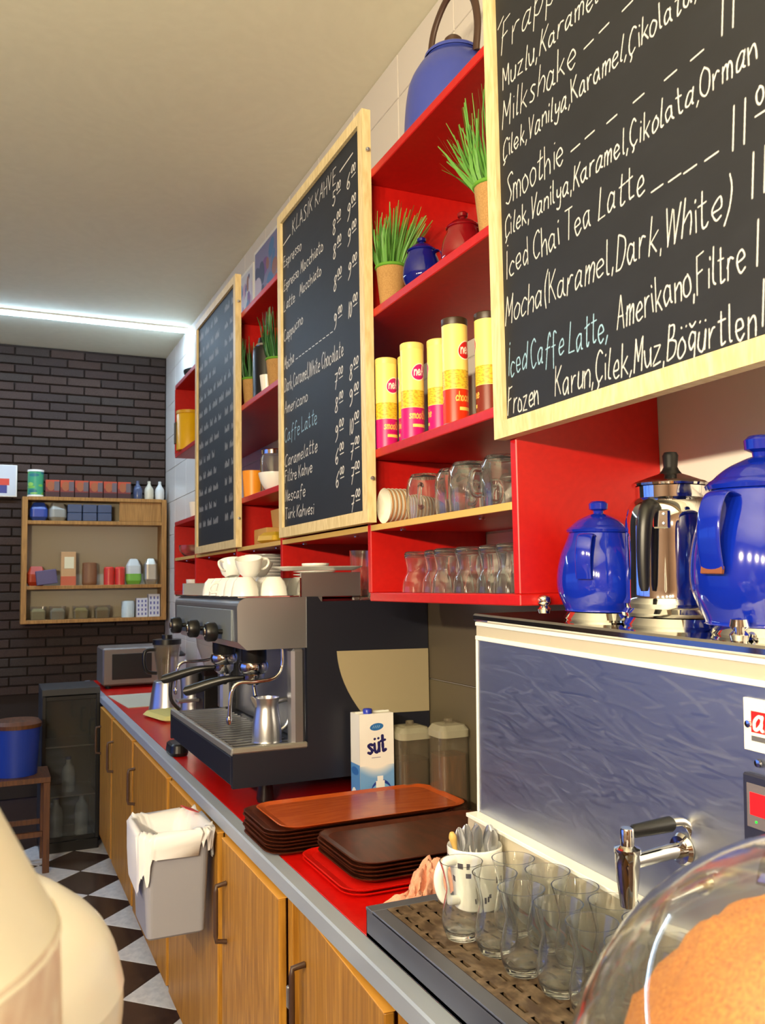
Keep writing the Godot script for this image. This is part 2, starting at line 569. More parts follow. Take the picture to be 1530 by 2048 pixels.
# ------------------------------------------------------------------ build
func _ready() -> void:
	rng.seed = 20240
	setup_view()
	make_glyphs()
	make_materials()
	build_room()
	build_counter()
	build_shelf_unit()
	build_boards()
	build_boiler()
	build_drip_tray()
	build_espresso()
	build_trays()
	build_shelf_items()
	build_teapots()
	build_back_shelf()
	build_far_counter()
	build_aisle()
	build_foreground()

func setup_view() -> void:
	var cam := Camera3D.new()
	cam.name = "camera"
	add_child(cam)
	cam.transform = Transform3D(Basis(Vector3(0.91211778, -0.01594517, 0.409618), Vector3(-0.01875823, 0.99657296, 0.08056344), Vector3(-0.40949882, -0.08116705, 0.90869281)), Vector3(0, 1.6, 0))
	cam.fov = 61.05
	cam.near = 0.05
	cam.current = true
	var lens := CameraAttributesPhysical.new()
	lens.frustum_focal_length = 20.35
	lens.frustum_focus_distance = 1.9
	lens.frustum_near = 0.05
	lens.exposure_aperture = 8.0
	cam.attributes = lens
	var we := WorldEnvironment.new()
	we.name = "environment"
	var env := Environment.new()
	env.background_mode = Environment.BG_SKY
	var sky := Sky.new()
	var sm := ProceduralSkyMaterial.new()
	sm.sky_top_color = col(30, 70, 190)
	sm.sky_horizon_color = col(76, 122, 220)
	sm.ground_bottom_color = col(40, 62, 120)
	sm.ground_horizon_color = col(58, 90, 170)
	sm.sun_angle_max = 1.0
	sky.sky_material = sm
	env.sky = sky
	env.background_energy_multiplier = 3.0
	env.tonemap_mode = Environment.TONE_MAPPER_LINEAR
	env.tonemap_exposure = 1.0
	env.sdfgi_enabled = true
	env.ssao_enabled = true
	env.ssil_enabled = true
	we.environment = env
	add_child(we)
	# pendant lamps over the bar, out of the picture to the left
	for i in 5:
		pendant(Vector3(-1.25, 2.12, 1.6 - 0.55 * i))

func pendant(at: Vector3) -> void:
	var t := thing("pendant_lamp", "bare warm bulb hanging on a black cord over the bar", "lamp", at, 0.0, "pendant lamps over the bar")
	obj("cord", tube([Vector3(0, 0.2, 0), Vector3(0, CEIL_Y - at.y, 0)], 0.004, 6), mat(col(20, 20, 20), 0.6), t)
	obj("socket", lathe([V(0.012, 0.21), V(0.022, 0.2), V(0.024, 0.09), V(0.02, 0.085), V(0, 0.085)], 20), mat(col(30, 30, 32), 0.4), t)
	obj("bulb", lathe(spline([V(0, -0.055), V(0.038, -0.042), V(0.055, 0), V(0.042, 0.045), V(0.02, 0.08), V(0.018, 0.09)], 4), 20), glow(col(255, 226, 184), 16.0), t)
	var l := OmniLight3D.new()
	l.name = "light"
	l.light_color = col(255, 236, 200)
	l.light_energy = 3.0
	l.omni_range = 14.0
	l.omni_attenuation = 2.0
	l.light_size = 0.04
	l.shadow_enabled = true
	t.add_child(l)

func build_room() -> void:
	struct("floor", span(-3.6, 1.5, -0.12, -0.006, -7.55, 2.8, 0.001), M.floor_dark)
	struct("ceiling", span(-3.6, 1.5, CEIL_Y, CEIL_Y + 0.12, -7.55, 2.8, 0.001), M.plaster)
	var wr := struct("wall_right", span(WALL_X, WALL_X + 0.15, 0, CEIL_Y, -7.55, 2.8, 0.001), M.grout)
	struct("wall_rear", span(-3.6, WALL_X, 0, CEIL_Y, 2.65, 2.8, 0.001), M.panelling)
	var wb := struct("wall_back", span(-3.6, WALL_X, 0, CEIL_Y, BACK_Z - 0.2, BACK_Z - 0.012, 0.001), M.mortar)
	# left wall with a wide shop window
	struct("wall_left", span(-3.6, -3.45, 0, 0.15, -7.4, 2.65, 0.001), M.panelling)
	struct("wall_left_upper", span(-3.6, -3.45, 2.5, CEIL_Y, -7.4, 2.65, 0.001), M.panelling)
	struct("wall_left_far", span(-3.6, -3.45, 0.15, 2.5, -7.4, -6.6, 0.001), M.panelling)
	struct("wall_left_near", span(-3.6, -3.45, 0.15, 2.5, -1.8, 2.65, 0.001), M.panelling)
	var win := Node3D.new()
	win.name = "window_1"
	win.set_meta("kind", "structure")
	add_child(win)
	obj("pane", span(-3.53, -3.52, 0.15, 2.5, -6.6, -1.8, 0.001), M.pane, win)
	for z in [-6.57, -5.0, -3.4, -1.83]:
		obj("window_frame", span(-3.56, -3.48, 0.15, 2.5, z - 0.03, z + 0.03), M.dark_oak, win)
	for y in [0.18, 2.47]:
		obj("window_frame", span(-3.56, -3.48, y - 0.03, y + 0.03, -6.54, -1.86), M.dark_oak, win)
	# glazed wall tiles, lying on the grout
	var tw := 0.42
	var th := 0.27
	var tile_mesh := bx(0.012, th - 0.004, tw - 0.004, 0.002)
	var y := 0.66
	while y < CEIL_Y - 0.02:
		var h: float = min(th, CEIL_Y - y)
		var z := BACK_Z + 0.001
		while z < -0.4:
			var d: float = tw
			if h > th - 0.001:
				obj("tile", tile_mesh, M.tile, wr, Vector3(WALL_X, y + th / 2, z + tw / 2))
			else:
				obj("tile", bx(0.012, h - 0.004, d - 0.004, 0.002), M.tile, wr, Vector3(WALL_X, y + h / 2, z + tw / 2))
			z += tw
		y += th
	# dark brick courses of the back wall
	var bricks := []
	for k in 5:
		var base := [col(54, 37, 31), col(59, 41, 33), col(49, 35, 30), col(64, 46, 38), col(53, 42, 36)]
		bricks.append(tri_mat(grain_tex(base[k].darkened(0.18), base[k].lightened(0.06), 4.0, 4.0, 60 + k, 64), 0.85, Vector3(6, 6, 6)))
	var bl := 0.262
	var bh := 0.072
	var brick_mesh := bx(bl - 0.01, bh - 0.011, 0.03, 0.004)
	var half_mesh := bx(bl / 2 - 0.01, bh - 0.011, 0.03, 0.004)
	var row := 0
	var by := 0.78
	while by < CEIL_Y - bh * 0.6:
		var x := WALL_X - 0.008
		if row % 2 == 1:
			obj("brick", half_mesh, bricks[rng.randi() % 5], wb, Vector3(x - bl / 4, by + bh / 2, BACK_Z + rng.randf_range(-0.004, 0.003)))
			x -= bl / 2
		while x > -0.05:
			obj("brick", brick_mesh, bricks[rng.randi() % 5], wb, Vector3(x - bl / 2, by + bh / 2, BACK_Z + rng.randf_range(-0.004, 0.003)))
			x -= bl
		row += 1
		by += bh
	# diagonal checkered floor tiles of the aisle
	var fl: Node = get_node("floor")
	var s := 0.3
	var fm := bx(s - 0.003, 0.012, s - 0.003, 0.001)
	for i in range(-24, 25):
		for j in range(-24, 25):
			var p := Vector2(i + 0.5, j + 0.5) * s
			p = p.rotated(PI / 4) + Vector2(0.28, -3.85)
			if p.x > -0.25 and p.x < 0.95 and p.y > -6.0 and p.y < -2.3:
				obj("floor_tile", fm, M.floor_white if (i + j) % 2 == 0 else M.floor_dark, fl, Vector3(p.x, -0.006, p.y), Vector3(0, PI / 4, 0))
	# cool light strip across the ceiling
	var t := thing("light_strip", "cool white glowing light strip running across the ceiling to the wall", "light", Vector3(-1.05, CEIL_Y, -6.43))
	obj("housing", span(-2.3, 2.36, -0.012, 0, -0.03, 0.03), M.white_trim, t)
	obj("tube", span(-2.3, 2.36, -0.034, -0.012, -0.016, 0.016, 0.006), glow(col(196, 226, 255), 55.0), t)
	for k in 4:
		var l := AreaLight3D.new()
		l.name = "light"
		l.area_size = Vector2(1.1, 0.03)
		l.light_color = col(200, 228, 255)
		l.light_energy = 1.1
		l.area_range = 12.0
		l.shadow_enabled = true
		t.add_child(l, true)
		l.position = Vector3(-1.7 + 1.16 * k, -0.04, 0)
		l.rotation = Vector3(-PI / 2, 0, 0)

func build_counter() -> void:
	var F := 0.645
	# dark boards added on the wall below the shelf, lower and upper
	var sb := thing("added_wall_boards", "dark olive brown boards added on the wall between boiler and espresso machine", "added_wall_boards", Vector3(WALL_X - 0.007, 0.925, -2.6))
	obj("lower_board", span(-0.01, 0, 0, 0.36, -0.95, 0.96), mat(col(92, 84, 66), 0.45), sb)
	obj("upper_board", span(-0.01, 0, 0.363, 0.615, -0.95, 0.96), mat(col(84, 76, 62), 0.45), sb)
	# continuous worktop
	var t := thing("worktop", "long red laminate worktop with a grey metal front edge", "worktop", Vector3(0, COUNTER_Y, 0))
	obj("slab", span(F + 0.03, WALL_X - 0.01, -0.035, 0, -6.75, -0.7, 0.001), M.counter_red, t)
	obj("front_edge", span(F - 0.012, F + 0.03, -0.04, 0.002, -6.75, -0.7, 0.004), M.alu, t)
	# cabinets below it, one per bay
	var bays := [[-1.40, -0.78, 1], [-2.0, -1.41, 1], [-2.60, -2.01, 0], [-3.42, -2.61, 0], [-4.32, -3.43, 0], [-5.1, -4.33, 0], [-5.68, -5.11, 0]]
	var names := ["oak base cabinet with ajar door under the drip tray", "oak base cabinet with slightly open door and dark bar handle", "oak base cabinet with a closed door under the serving trays", "oak base cabinet behind the grey waste bin", "oak base cabinet under the far half of the espresso machine", "oak base cabinet in front of the yellow cloth", "last oak base cabinet next to the glass fridge"]
	for i in bays.size():
		var b = bays[i]
		var z0: float = b[0]
		var z1: float = b[1]
		var c := thing("base_cabinet", names[i], "cabinet", Vector3(F, 0, (z0 + z1) / 2), 0.0, "base cabinets under the worktop")
		var hw := (z1 - z0) / 2
		obj("carcass", span(0.022, WALL_X - F - 0.02, 0.1, COUNTER_Y - 0.045, -hw + 0.001, hw - 0.001), M.oak, c)
		obj("kick_board", span(0.03, 0.05, 0.0, 0.1, -hw, hw), M.dark_oak, c)
		obj("stile", span(-0.002, 0.022, 0.1, COUNTER_Y - 0.045, -hw + 0.002, -hw + 0.035), M.oak, c)
		var dw := hw * 2 - 0.042
		var d := obj("door", span(-0.02, 0.0, 0.105, COUNTER_Y - 0.052, -dw, 0, 0.003), M.oak, c, Vector3(0, 0, hw - 0.002), Vector3(0, -0.055 if b[2] == 1 else 0.0, 0))
		# light edge banding on top of the door, and hinge
		obj("edge_band", span(-0.021, 0.001, COUNTER_Y - 0.0525, COUNTER_Y - 0.05, -dw, 0, 0.001), M.oak_edge, d)
		var st := begin()
		put_tube(st, [Vector3(-0.022, 0.76, -dw + 0.06), Vector3(-0.05, 0.755, -dw + 0.06), Vector3(-0.052, 0.74, -dw + 0.06), Vector3(-0.052, 0.62, -dw + 0.06), Vector3(-0.05, 0.605, -dw + 0.06), Vector3(-0.022, 0.60, -dw + 0.06)], 0.007, 8)
		obj("handle", st.commit(), M.brown_plastic, d)
		obj("hinge", bx(0.012, 0.05, 0.014, 0.003), M.steel, c, Vector3(-0.006, 0.66, -hw + 0.02))

func build_shelf_unit() -> void:
	var X0 := 0.95
	var X1 := WALL_X - 0.007
	var t := thing("wall_shelf", "long red laminate wall shelf unit with four open rows", "shelf", Vector3(0, 1.55, -3.2))
	var oy := -1.55
	var oz := 3.2
	var zn := -1.455
	var zf := -5.0
	var T := 0.022
	# continuous boards
	obj("top_board", span(X0, X1, 2.733 + oy, 2.757 + oy, zf + oz, zn + oz), M.red, t)
	obj("shelf_board", span(X0, X1, 2.333 + oy, 2.356 + oy, zf + oz, zn - T + oz), M.red, t)
	obj("shelf_board", span(X0, X1, 1.94 + oy, 1.963 + oy, zf + oz, zn - T + oz), M.red, t)
	# bottom boards, none above the espresso machine
	obj("bottom_board", span(X0, X1, 1.55 + oy, 1.573 + oy, -2.2 + oz, zn + oz), M.red, t)
	obj("bottom_board", span(X0, X1, 1.55 + oy, 1.573 + oy, zf + oz, -3.0 + oz), M.red, t)
	# end panel at the near side
	obj("end_panel", span(X0, X1, 1.573 + oy, 2.733 + oy, zn - T + oz, zn + oz), M.red, t)
	var posts := [-2.2, -3.0, -3.63, -4.45, -5.0]
	for z in posts:
		obj("divider", span(X0, X1, 2.356 + oy, 2.733 + oy, z - T / 2 + oz, z + T / 2 + oz), M.red, t)
		obj("divider", span(X0, X1, 1.573 + oy, 1.94 + oy, z - T / 2 + oz, z + T / 2 + oz), M.red, t)
	# thin middle shelves with a bare wood front edge
	var ends := [zn - T, -2.2, -3.0, -3.63, -4.45, -5.0]
	for i in 5:
		var za: float = ends[i + 1] + T / 2 + 0.001
		var zb: float = ends[i] - (T / 2 + 0.001 if i > 0 else 0.001)
		var sb := obj("middle_shelf", span(X0 + 0.006, X1, 1.743 + oy, 1.757 + oy, za + oz, zb + oz), M.red, t)
		obj("wood_edge", span(X0, X0 + 0.006, 1.742 + oy, 1.758 + oy, za + oz, zb + oz, 0.001), M.edge_wood, sb)
		for z in [za + 0.1, zb - 0.2]:
			obj("shelf_pin", tube([Vector3(X0 + 0.05, 1.738 + oy, z + oz), Vector3(X0 + 0.05, 1.743 + oy, z + oz)], 0.008, 8), M.chrome, sb)
	# capped bolt under the near end
	obj("bolt", lathe([V(0, 0), V(0.012, 0), V(0.014, 0.008), V(0.008, 0.014), V(0.014, 0.02), V(0.014, 0.03), V(0.008, 0.036), V(0, 0.037)], 14), M.chrome, t, Vector3(1.0, 1.535 + oy, -1.447 + oz))

# ------------------------------------------------------------------ chalkboards
func board(label: String, z0: float, z1: float, y0: float, y1: float, t: Texture2D) -> void:
	var th := 0.026
	var fw := 0.034
	var xb := 0.949
	var o := thing("chalkboard", label, "chalkboard", Vector3(xb, y0, (z0 + z1) / 2), 0.0, "chalkboard menus on the red shelf")
	var hw := (z1 - z0) / 2
	var h := y1 - y0
	for s in [-1, 1]:
		var st := prism([V(s * hw, 0), V(s * (hw - fw), fw), V(s * (hw - fw), h - fw), V(s * hw, h)], 0, th)
		obj("frame_side", st, M.pine, o, Vector3.ZERO, Vector3(0, -PI / 2, 0))
	obj("frame_rail", prism([V(-hw, 0), V(hw, 0), V(hw - fw, fw), V(-hw + fw, fw)], 0, th), M.pine, o, Vector3.ZERO, Vector3(0, -PI / 2, 0))
	obj("frame_rail", prism([V(-hw, h), V(hw, h), V(hw - fw, h - fw), V(-hw + fw, h - fw)], 0, th), M.pine, o, Vector3.ZERO, Vector3(0, -PI / 2, 0))
	for y in [0.12, h - 0.12]:
		obj("hanging_screw", lathe([V(0, 0), V(0.004, 0), V(0.004, 0.006), V(0.006, 0.007), V(0.005, 0.01), V(0, 0.011)], 10), M.steel, o, Vector3(-0.013, y, hw), Vector3(PI / 2, 0, 0))
	obj("backing", span(-0.012, 0, fw * 0.5, h - fw * 0.5, -hw + fw * 0.5, hw - fw * 0.5), M.black, o)
	var x := -0.016
	var m := print_mat(t, 0.6)
	obj("writing_surface", card(Vector3(x, h - fw, -hw + fw), Vector3(x, h - fw, hw - fw), Vector3(x, fw, hw - fw), Vector3(x, fw, -hw + fw)), m, o)

func slate_canvas(w: int, h: int, seed_: int) -> Canvas:
	var cv := Canvas.new(w, h, col(21, 23, 29))
	var f := noise(seed_, 0.006)
	var g := noise(seed_ + 1, 0.05)
	for y in h:
		for x in w:
			# faint smears of wiped chalk, drawn sideways
			var v := f.get_noise_2d(x * 0.8 + y * 0.5, y * 2.2) * 0.5 + 0.5
			var q := g.get_noise_2d(x * 0.35, y) * 0.5 + 0.5
			cv.dot(x, y, col(60, 64, 74), clampf(v * v * 0.16 + q * 0.05, 0, 1))
	return cv

func build_boards() -> void:
	var chalk := col(214, 212, 208)
	var bluec := col(150, 190, 214)
	# --- near board
	var fw := 0.034
	var S := 1000.0
	var z0 := -1.492
	var z1 := -0.70
	var y0 := 1.884
	var y1 := 3.08
	var cv := slate_canvas(int((z1 - z0 - 2 * fw) * S), int((y1 - y0 - 2 * fw) * S), 71)
	var P := func(z: float, y: float) -> Vector2: return Vector2((z - z0 - fw) * S, (y1 - fw - y) * S)
	var L3 := [
		["Frappe", -1.452, 2.675, -1.21, 2.675, 7.0], ["Muzlu,Karamel", -1.45, 2.597, -1.13, 2.590, 5.0],
		["Milkshake", -1.455, 2.519, -1.197, 2.515, 6.4], ["Çilek,Vanilya,Karamel,Çikolata,Orman", -1.458, 2.452, -0.80, 2.452, 4.6],
		["Smoothie", -1.451, 2.355, -1.242, 2.353, 6.6], ["Çilek,Vanilya,Karamel,Çikolata,Orman", -1.458, 2.289, -0.808, 2.301, 4.7],
		["İced Chai Tea Latte", -1.456, 2.206, -1.035, 2.212, 6.0], ["Mocha(Karamel,Dark,White)", -1.463, 2.113, -0.866, 2.107, 6.3],
		["İced Caffe Latte,", -1.46, 2.005, -1.139, 2.003, 6.0], ["Amerikano,Filtre", -1.127, 2.010, -0.845, 2.018, 6.0],
		["Frozen", -1.464, 1.93, -1.345, 1.929, 5.6], ["Karun,Çilek,Muz,Böğürtlen", -1.305, 1.934, -0.832, 1.926, 5.8],
	]
	for e in L3:
		write(cv, e[0], P.call(e[1] + 0.008, e[2]), P.call(e[3], e[4]), e[5], 3.1, bluec if e[0].begins_with("İced Caffe") else chalk, 0.55, 0.3)
	for d in [[-1.165, 2.53], [-1.123, 2.534], [-1.063, 2.535], [-0.99, 2.535], [-0.93, 2.536], [-1.212, 2.365], [-1.171, 2.369], [-1.112, 2.367], [-1.046, 2.368], [-0.974, 2.366], [-0.919, 2.366], [-1.013, 2.204], [-0.975, 2.204], [-0.943, 2.203], [-0.901, 2.203]]:
		cv.stroke(P.call(d[0] - 0.012, d[1]), P.call(d[0] + 0.014, d[1] + 0.002), 3.3, chalk, rng, 0.5)
	cv.stroke(P.call(-1.452, 2.735), P.call(-1.43, 2.75), 3.3, chalk, rng, 0.5)
	for d in [[-0.87, 2.368], [-0.861, 2.194], [-0.832, 2.113], [-0.83, 2.018], [-0.826, 1.934]]:
		for k in 2:
			var z: float = d[0] + 0.02 * k
			cv.stroke(P.call(z, d[1]), P.call(z + 0.006, d[1] + 0.062), 3.4, chalk, rng, 0.5)
	for d in [[-0.818, 2.236], [-0.822, 2.41], [-0.79, 2.156], [-0.79, 2.06], [-0.786, 1.976]]:
		write(cv, "00", P.call(d[0], d[1]), P.call(d[0] + 0.032, d[1]), 3.0, 3.2, chalk, 0.4)
		cv.stroke(P.call(d[0] - 0.002, d[1] - 0.014), P.call(d[0] + 0.034, d[1] - 0.013), 3.3, chalk, rng, 0.5)
	board("chalkboard menu of iced drinks hanging past the end of the red shelf", z0, z1, y0, y1, cv.tex())
	# --- middle board
	z0 = -2.94
	z1 = -2.146
	y0 = 1.763
	y1 = 2.928
	cv = slate_canvas(int((z1 - z0 - 2 * fw) * S), int((y1 - y0 - 2 * fw) * S), 81)
	P = func(z: float, y: float) -> Vector2: return Vector2((z - z0 - fw) * S, (y1 - fw - y) * S)
	var L2 := [
		["KLASİK KAHVE", -2.80, 2.815, -2.37, 2.815, 5.4], ["Espresso", -2.90, 2.727, -2.70, 2.727, 4.2], ["Espresso", -2.90, 2.642, -2.73, 2.645, 4.0], ["Macchiato", -2.715, 2.645, -2.49, 2.648, 4.4],
		["Latte", -2.90, 2.568, -2.77, 2.57, 4.2], ["Macchiato", -2.725, 2.572, -2.51, 2.576, 4.0], ["Cappucino", -2.90, 2.458, -2.69, 2.47, 4.4],
		["Mocha", -2.90, 2.356, -2.785, 2.36, 4.8], ["Dark,Caramel,White Chocolate", -2.90, 2.276, -2.33, 2.268, 5.4], ["Americano", -2.90, 2.2, -2.65, 2.196, 4.4],
		["Caffe Latte", -2.90, 2.098, -2.56, 2.11, 5.6], ["Caramelatte", -2.90, 2.01, -2.56, 2.02, 4.8], ["Filtre Kahve", -2.90, 1.957, -2.61, 1.957, 4.4], ["Nescafe", -2.90, 1.89, -2.68, 1.89, 4.4], ["Türk Kahvesi", -2.90, 1.828, -2.6, 1.822, 4.2],
	]
	for e in L2:
		write(cv, e[0], P.call(e[1], e[2]), P.call(e[3], e[4]), e[5], 3.6, bluec if e[0] == "Caffe Latte" else chalk, 0.5, 0.3)
	for d in [[-2.344, 2.834, -2.241, 2.844], [-2.9, 2.812, -2.82, 2.821]]:
		cv.stroke(P.call(d[0], d[1]), P.call(d[2], d[3]), 5.0, chalk, rng, 0.4)
	for k in 11:
		var z := -2.77 + 0.033 * k
		cv.stroke(P.call(z, 2.365), P.call(z + 0.022, 2.364), 3.3, chalk, rng, 0.5)
	for d in [["5", 2.752, "6"], ["8", 2.662, "9"], ["8", 2.585, "9"], ["8", 2.485, "9"], ["9", 2.368, "10"], ["7", 2.184, "8"], ["8", 2.11, "9"], ["9", 2.027, "10"], ["6", 1.956, "7"], ["6", 1.885, "7"], ["", 1.807, "7"]]:
		for k in 2:
			var s: String = d[0] if k == 0 else d[2]
			if s == "":
				continue
			var z: float = -2.41 if k == 0 else -2.292
			write(cv, s, P.call(z, d[1]), P.call(z + 0.03, d[1]), 5.2, 4.4, chalk, 0.4)
			write(cv, "00", P.call(z + 0.036, d[1] + 0.036), P.call(z + 0.072, d[1] + 0.036), 2.6, 4.0, chalk, 0.4)
			cv.stroke(P.call(z + 0.04, d[1] + 0.024), P.call(z + 0.07, d[1] + 0.026), 3.3, chalk, rng, 0.5)
	board("chalkboard menu of hot coffees between the two plant compartments", z0, z1, y0, y1, cv.tex())
	# --- far board: the writing is blurred beyond reading in the photograph
	z0 = -4.332
	z1 = -3.536
	y0 = 1.757
	y1 = 2.922
	cv = slate_canvas(int((z1 - z0 - 2 * fw) * S), int((y1 - y0 - 2 * fw) * S), 91)
	P = func(z: float, y: float) -> Vector2: return Vector2((z - z0 - fw) * S, (y1 - fw - y) * S)
	for k in 13:
		var y := 2.82 - 0.078 * k
		var z := -4.28
		var zmax := -3.95 + 0.12 * rng.randf()
		while z < -3.6:
			var a: Vector2 = P.call(z, y)
			var pts := []
			var n := rng.randi_range(6, 14)
			for j in n:
				pts.append(a + Vector2(j * 7.0, -(j % 2) * rng.randf_range(14, 34)))
			pts = spline(pts, 4)
			for j in pts.size() - 1:
				cv.stroke(pts[j], pts[j + 1], 5.5, col(150, 152, 154), rng, 0.7)
			z += n * 0.007 + 0.03
			if z > zmax and z < -3.78:
				z = -3.76
	board("chalkboard menu with blurred chalk lines nearest the back brick wall", z0, z1, y0, y1, cv.tex())

# ------------------------------------------------------------------ boiler
func build_boiler() -> void:
	# origin on the worktop, below the middle of the front
	var t := thing("tea_boiler", "stainless steel tea boiler with brushed front and taps", "boiler", Vector3(0.95, COUNTER_Y, -1.19))
	t.rotation.x = 0.031
	var D := WALL_X - 0.95 - 0.022
	var h0 := 0.035
	var h1 := 0.598
	obj("body", span(0.004, D, h0, h1 - 0.012, -0.45, 0.45, 0.006), M.satin, t)
	obj("top_plate", span(-0.012, D, h1 - 0.016, h1, -0.453, 0.453, 0.007), M.chrome, t)
	# fascia with pale borders above the brushed front
	obj("fascia", span(-0.004, 0.004, h1 - 0.055, h1 - 0.016, -0.45, 0.45, 0.001), M.cream, t)
	obj("trim_line", span(-0.007, -0.003, h1 - 0.026, h1 - 0.018, -0.45, 0.45, 0.001), M.white_trim, t)
	obj("trim_line", span(-0.007, -0.003, h1 - 0.056, h1 - 0.047, -0.45, 0.45, 0.001), M.white_trim, t)
	# swirled scratches: metal polished by hand
	var cv := Canvas.new(512, 512, col(158, 158, 158))
	for k in 900:
		var c := Vector2(rng.randf() * 512, rng.randf() * 512)
		var r := rng.randf_range(40, 190)
		var a0 := rng.randf_range(0.6, 2.4) + (PI if rng.randf() < 0.4 else 0.0)
		var da := rng.randf_range(0.2, 0.7)
		var v := rng.randf_range(138, 184)
		var prev := c + Vector2(cos(a0), sin(a0)) * r
		for j in 9:
			var q := c + Vector2(cos(a0 + da * (j + 1) / 9.0), sin(a0 + da * (j + 1) / 9.0)) * r
			cv.stroke(prev, q, 6.0, col(v, v, v), rng, 0.9)
			prev = q
	var scratch := cv.tex()
	var front := mat(col(190, 194, 202), 0.66, 1.0)
	front.roughness_texture = scratch
	front.roughness_texture_channel = BaseMaterial3D.TEXTURE_CHANNEL_RED
	var st := begin()
	var ya := 0.183
	var yb := h1 - 0.056
	obj("front_panel_sheet", span(-0.003, 0.004, ya, yb, -0.446, 0.446, 0.001), M.satin, t)
	obj("front_panel", card(Vector3(-0.0035, yb, -0.446), Vector3(-0.0035, yb, 0.446), Vector3(-0.0035, ya, 0.446), Vector3(-0.0035, ya, -0.446)), front, t)
	obj("side_trim", span(-0.006, -0.003, ya, yb, -0.45, -0.444, 0.001), M.white_trim, t)
	obj("skirt", span(-0.03, 0.004, h0 + 0.02, ya - 0.004, -0.45, 0.45, 0.004), M.cream, t)
	obj("trim_line", span(-0.033, -0.003, ya - 0.008, ya, -0.45, 0.45, 0.001), M.white_trim, t)
	for e in [[0.04, -0.4], [0.04, 0.4], [D - 0.04, -0.4], [D - 0.04, 0.4]]:
		obj("foot", lathe([V(0, -0.0), V(0.02, -0.0), V(0.02, 0.036), V(0, 0.036)], 14), M.rubber, t, Vector3(e[0], e[1] * 0.031, e[1]))
	# rings on the top plate in which the pots sit
	for e in [[0.115, -0.17, 0.07], [0.14, 0.0, 0.088], [0.125, 0.215, 0.085]]:
		obj("pot_ring", lathe([V(e[2] - 0.02, 0), V(e[2] + 0.006, 0), V(e[2] + 0.008, 0.004), V(e[2], 0.016), V(e[2] - 0.006, 0.016), V(e[2] - 0.02, 0.004), V(e[2] - 0.02, 0)], 40), M.chrome, t, Vector3(e[0], h1, e[1]))
	obj("lid_screw", lathe([V(0, 0), V(0.012, 0), V(0.014, 0.008), V(0.008, 0.014), V(0.014, 0.02), V(0.012, 0.03), V(0, 0.032)], 14), M.chrome, t, Vector3(0.02, h1, 0.245))
	# maker's plate and controller at the near end
	var pl := Canvas.new(360, 220, col(240, 236, 222))
	pl.rect(36, 52, 360, 142, col(196, 30, 26))
	write(pl, "arı", Vector2(44, 130), Vector2(170, 134), 12.0, 15.0, col(244, 240, 228), 0.0, 0.0)
	pl.oval(118, 34, 11, 17, col(200, 130, 40))
	pl.oval(121, 22, 5, 14, col(190, 60, 30))
	pl.rect(36, 156, 360, 178, col(96, 96, 100))
	obj("name_plate", span(-0.007, -0.003, 0.455, 0.525, 0.275, 0.40, 0.001), M.white_trim, t)
	obj("name_plate_print", card(Vector3(-0.0075, 0.525, 0.275), Vector3(-0.0075, 0.525, 0.40), Vector3(-0.0075, 0.455, 0.40), Vector3(-0.0075, 0.455, 0.275)), print_mat(pl.tex(), 0.4), t)
	for e in [[0.49, 0.283], [0.44, 0.298]]:
		obj("screw", lathe([V(0, 0), V(0.006, 0), V(0.005, 0.003), V(0, 0.004)], 12), M.chrome, t, Vector3(-0.007, e[0], e[1]), Vector3(0, 0, PI / 2))
	var cl := obj("controller", span(-0.014, -0.003, 0.305, 0.425, 0.275, 0.40, 0.003), mat(col(40, 42, 62), 0.35), t)
	obj("display_bezel", span(-0.0155, -0.0135, 0.355, 0.413, 0.284, 0.392, 0.001), mat(col(104, 98, 104), 0.4), cl)
	obj("display", span(-0.0165, -0.015, 0.372, 0.402, 0.29, 0.386, 0.0005), glow(col(230, 16, 24), 0.8), cl)
	obj("indicator", bx(0.002, 0.003, 0.003, 0.0005), glow(col(30, 220, 60), 0.8), cl, Vector3(-0.016, 0.364, 0.30))
	obj("button", prism([V(-0.011, -0.008), V(0.011, -0.008), V(0.004, 0.009), V(-0.004, 0.009)], 0, 0.003), mat(col(90, 100, 190), 0.3), cl, Vector3(-0.0135, 0.322, 0.293), Vector3(0, -PI / 2, 0))
	for z in [0.312, 0.335, 0.36]:
		obj("button", bx(0.003, 0.009, 0.011, 0.001), mat(col(74, 76, 96), 0.4), cl, Vector3(-0.0145, 0.338, z))
	# tap: stem, spout, lever with black grip
	var tap := Node3D.new()
	tap.name = "tap"
	t.add_child(tap)
	tap.position = Vector3(-0.004, 0.283, 0.152)
	obj("rosette", lathe([V(0, 0), V(0.022, 0), V(0.024, 0.004), V(0.02, 0.009), V(0, 0.01)], 24), M.chrome, tap, Vector3.ZERO, Vector3(0, 0, PI / 2))
	obj("stem", tube([Vector3(0, 0, 0), Vector3(-0.03, 0, 0), Vector3(-0.1, -0.003, 0.004)], [0.012, 0.011, 0.0105], 14), M.chrome, tap)
	obj("spout", lathe([V(0, -0.06), V(0.011, -0.06), V(0.013, -0.045), V(0.0165, -0.02), V(0.0175, 0.0), V(0.0175, 0.014), V(0.019, 0.016), V(0.019, 0.022), V(0.013, 0.024), V(0.01, 0.026), V(0.01, 0.048), V(0.009, 0.05), V(0, 0.05)], 22), M.chrome, tap, Vector3(-0.108, -0.004, 0.004))
	obj("lever", tube(spline([Vector3(-0.012, 0.012, 0.006), Vector3(0.004, 0.002, 0.014), Vector3(0.006, 0.024, 0.012), Vector3(-0.006, 0.042, 0.008), Vector3(-0.03, 0.044, 0.005)], 5), 0.0065, 10), M.chrome, tap)
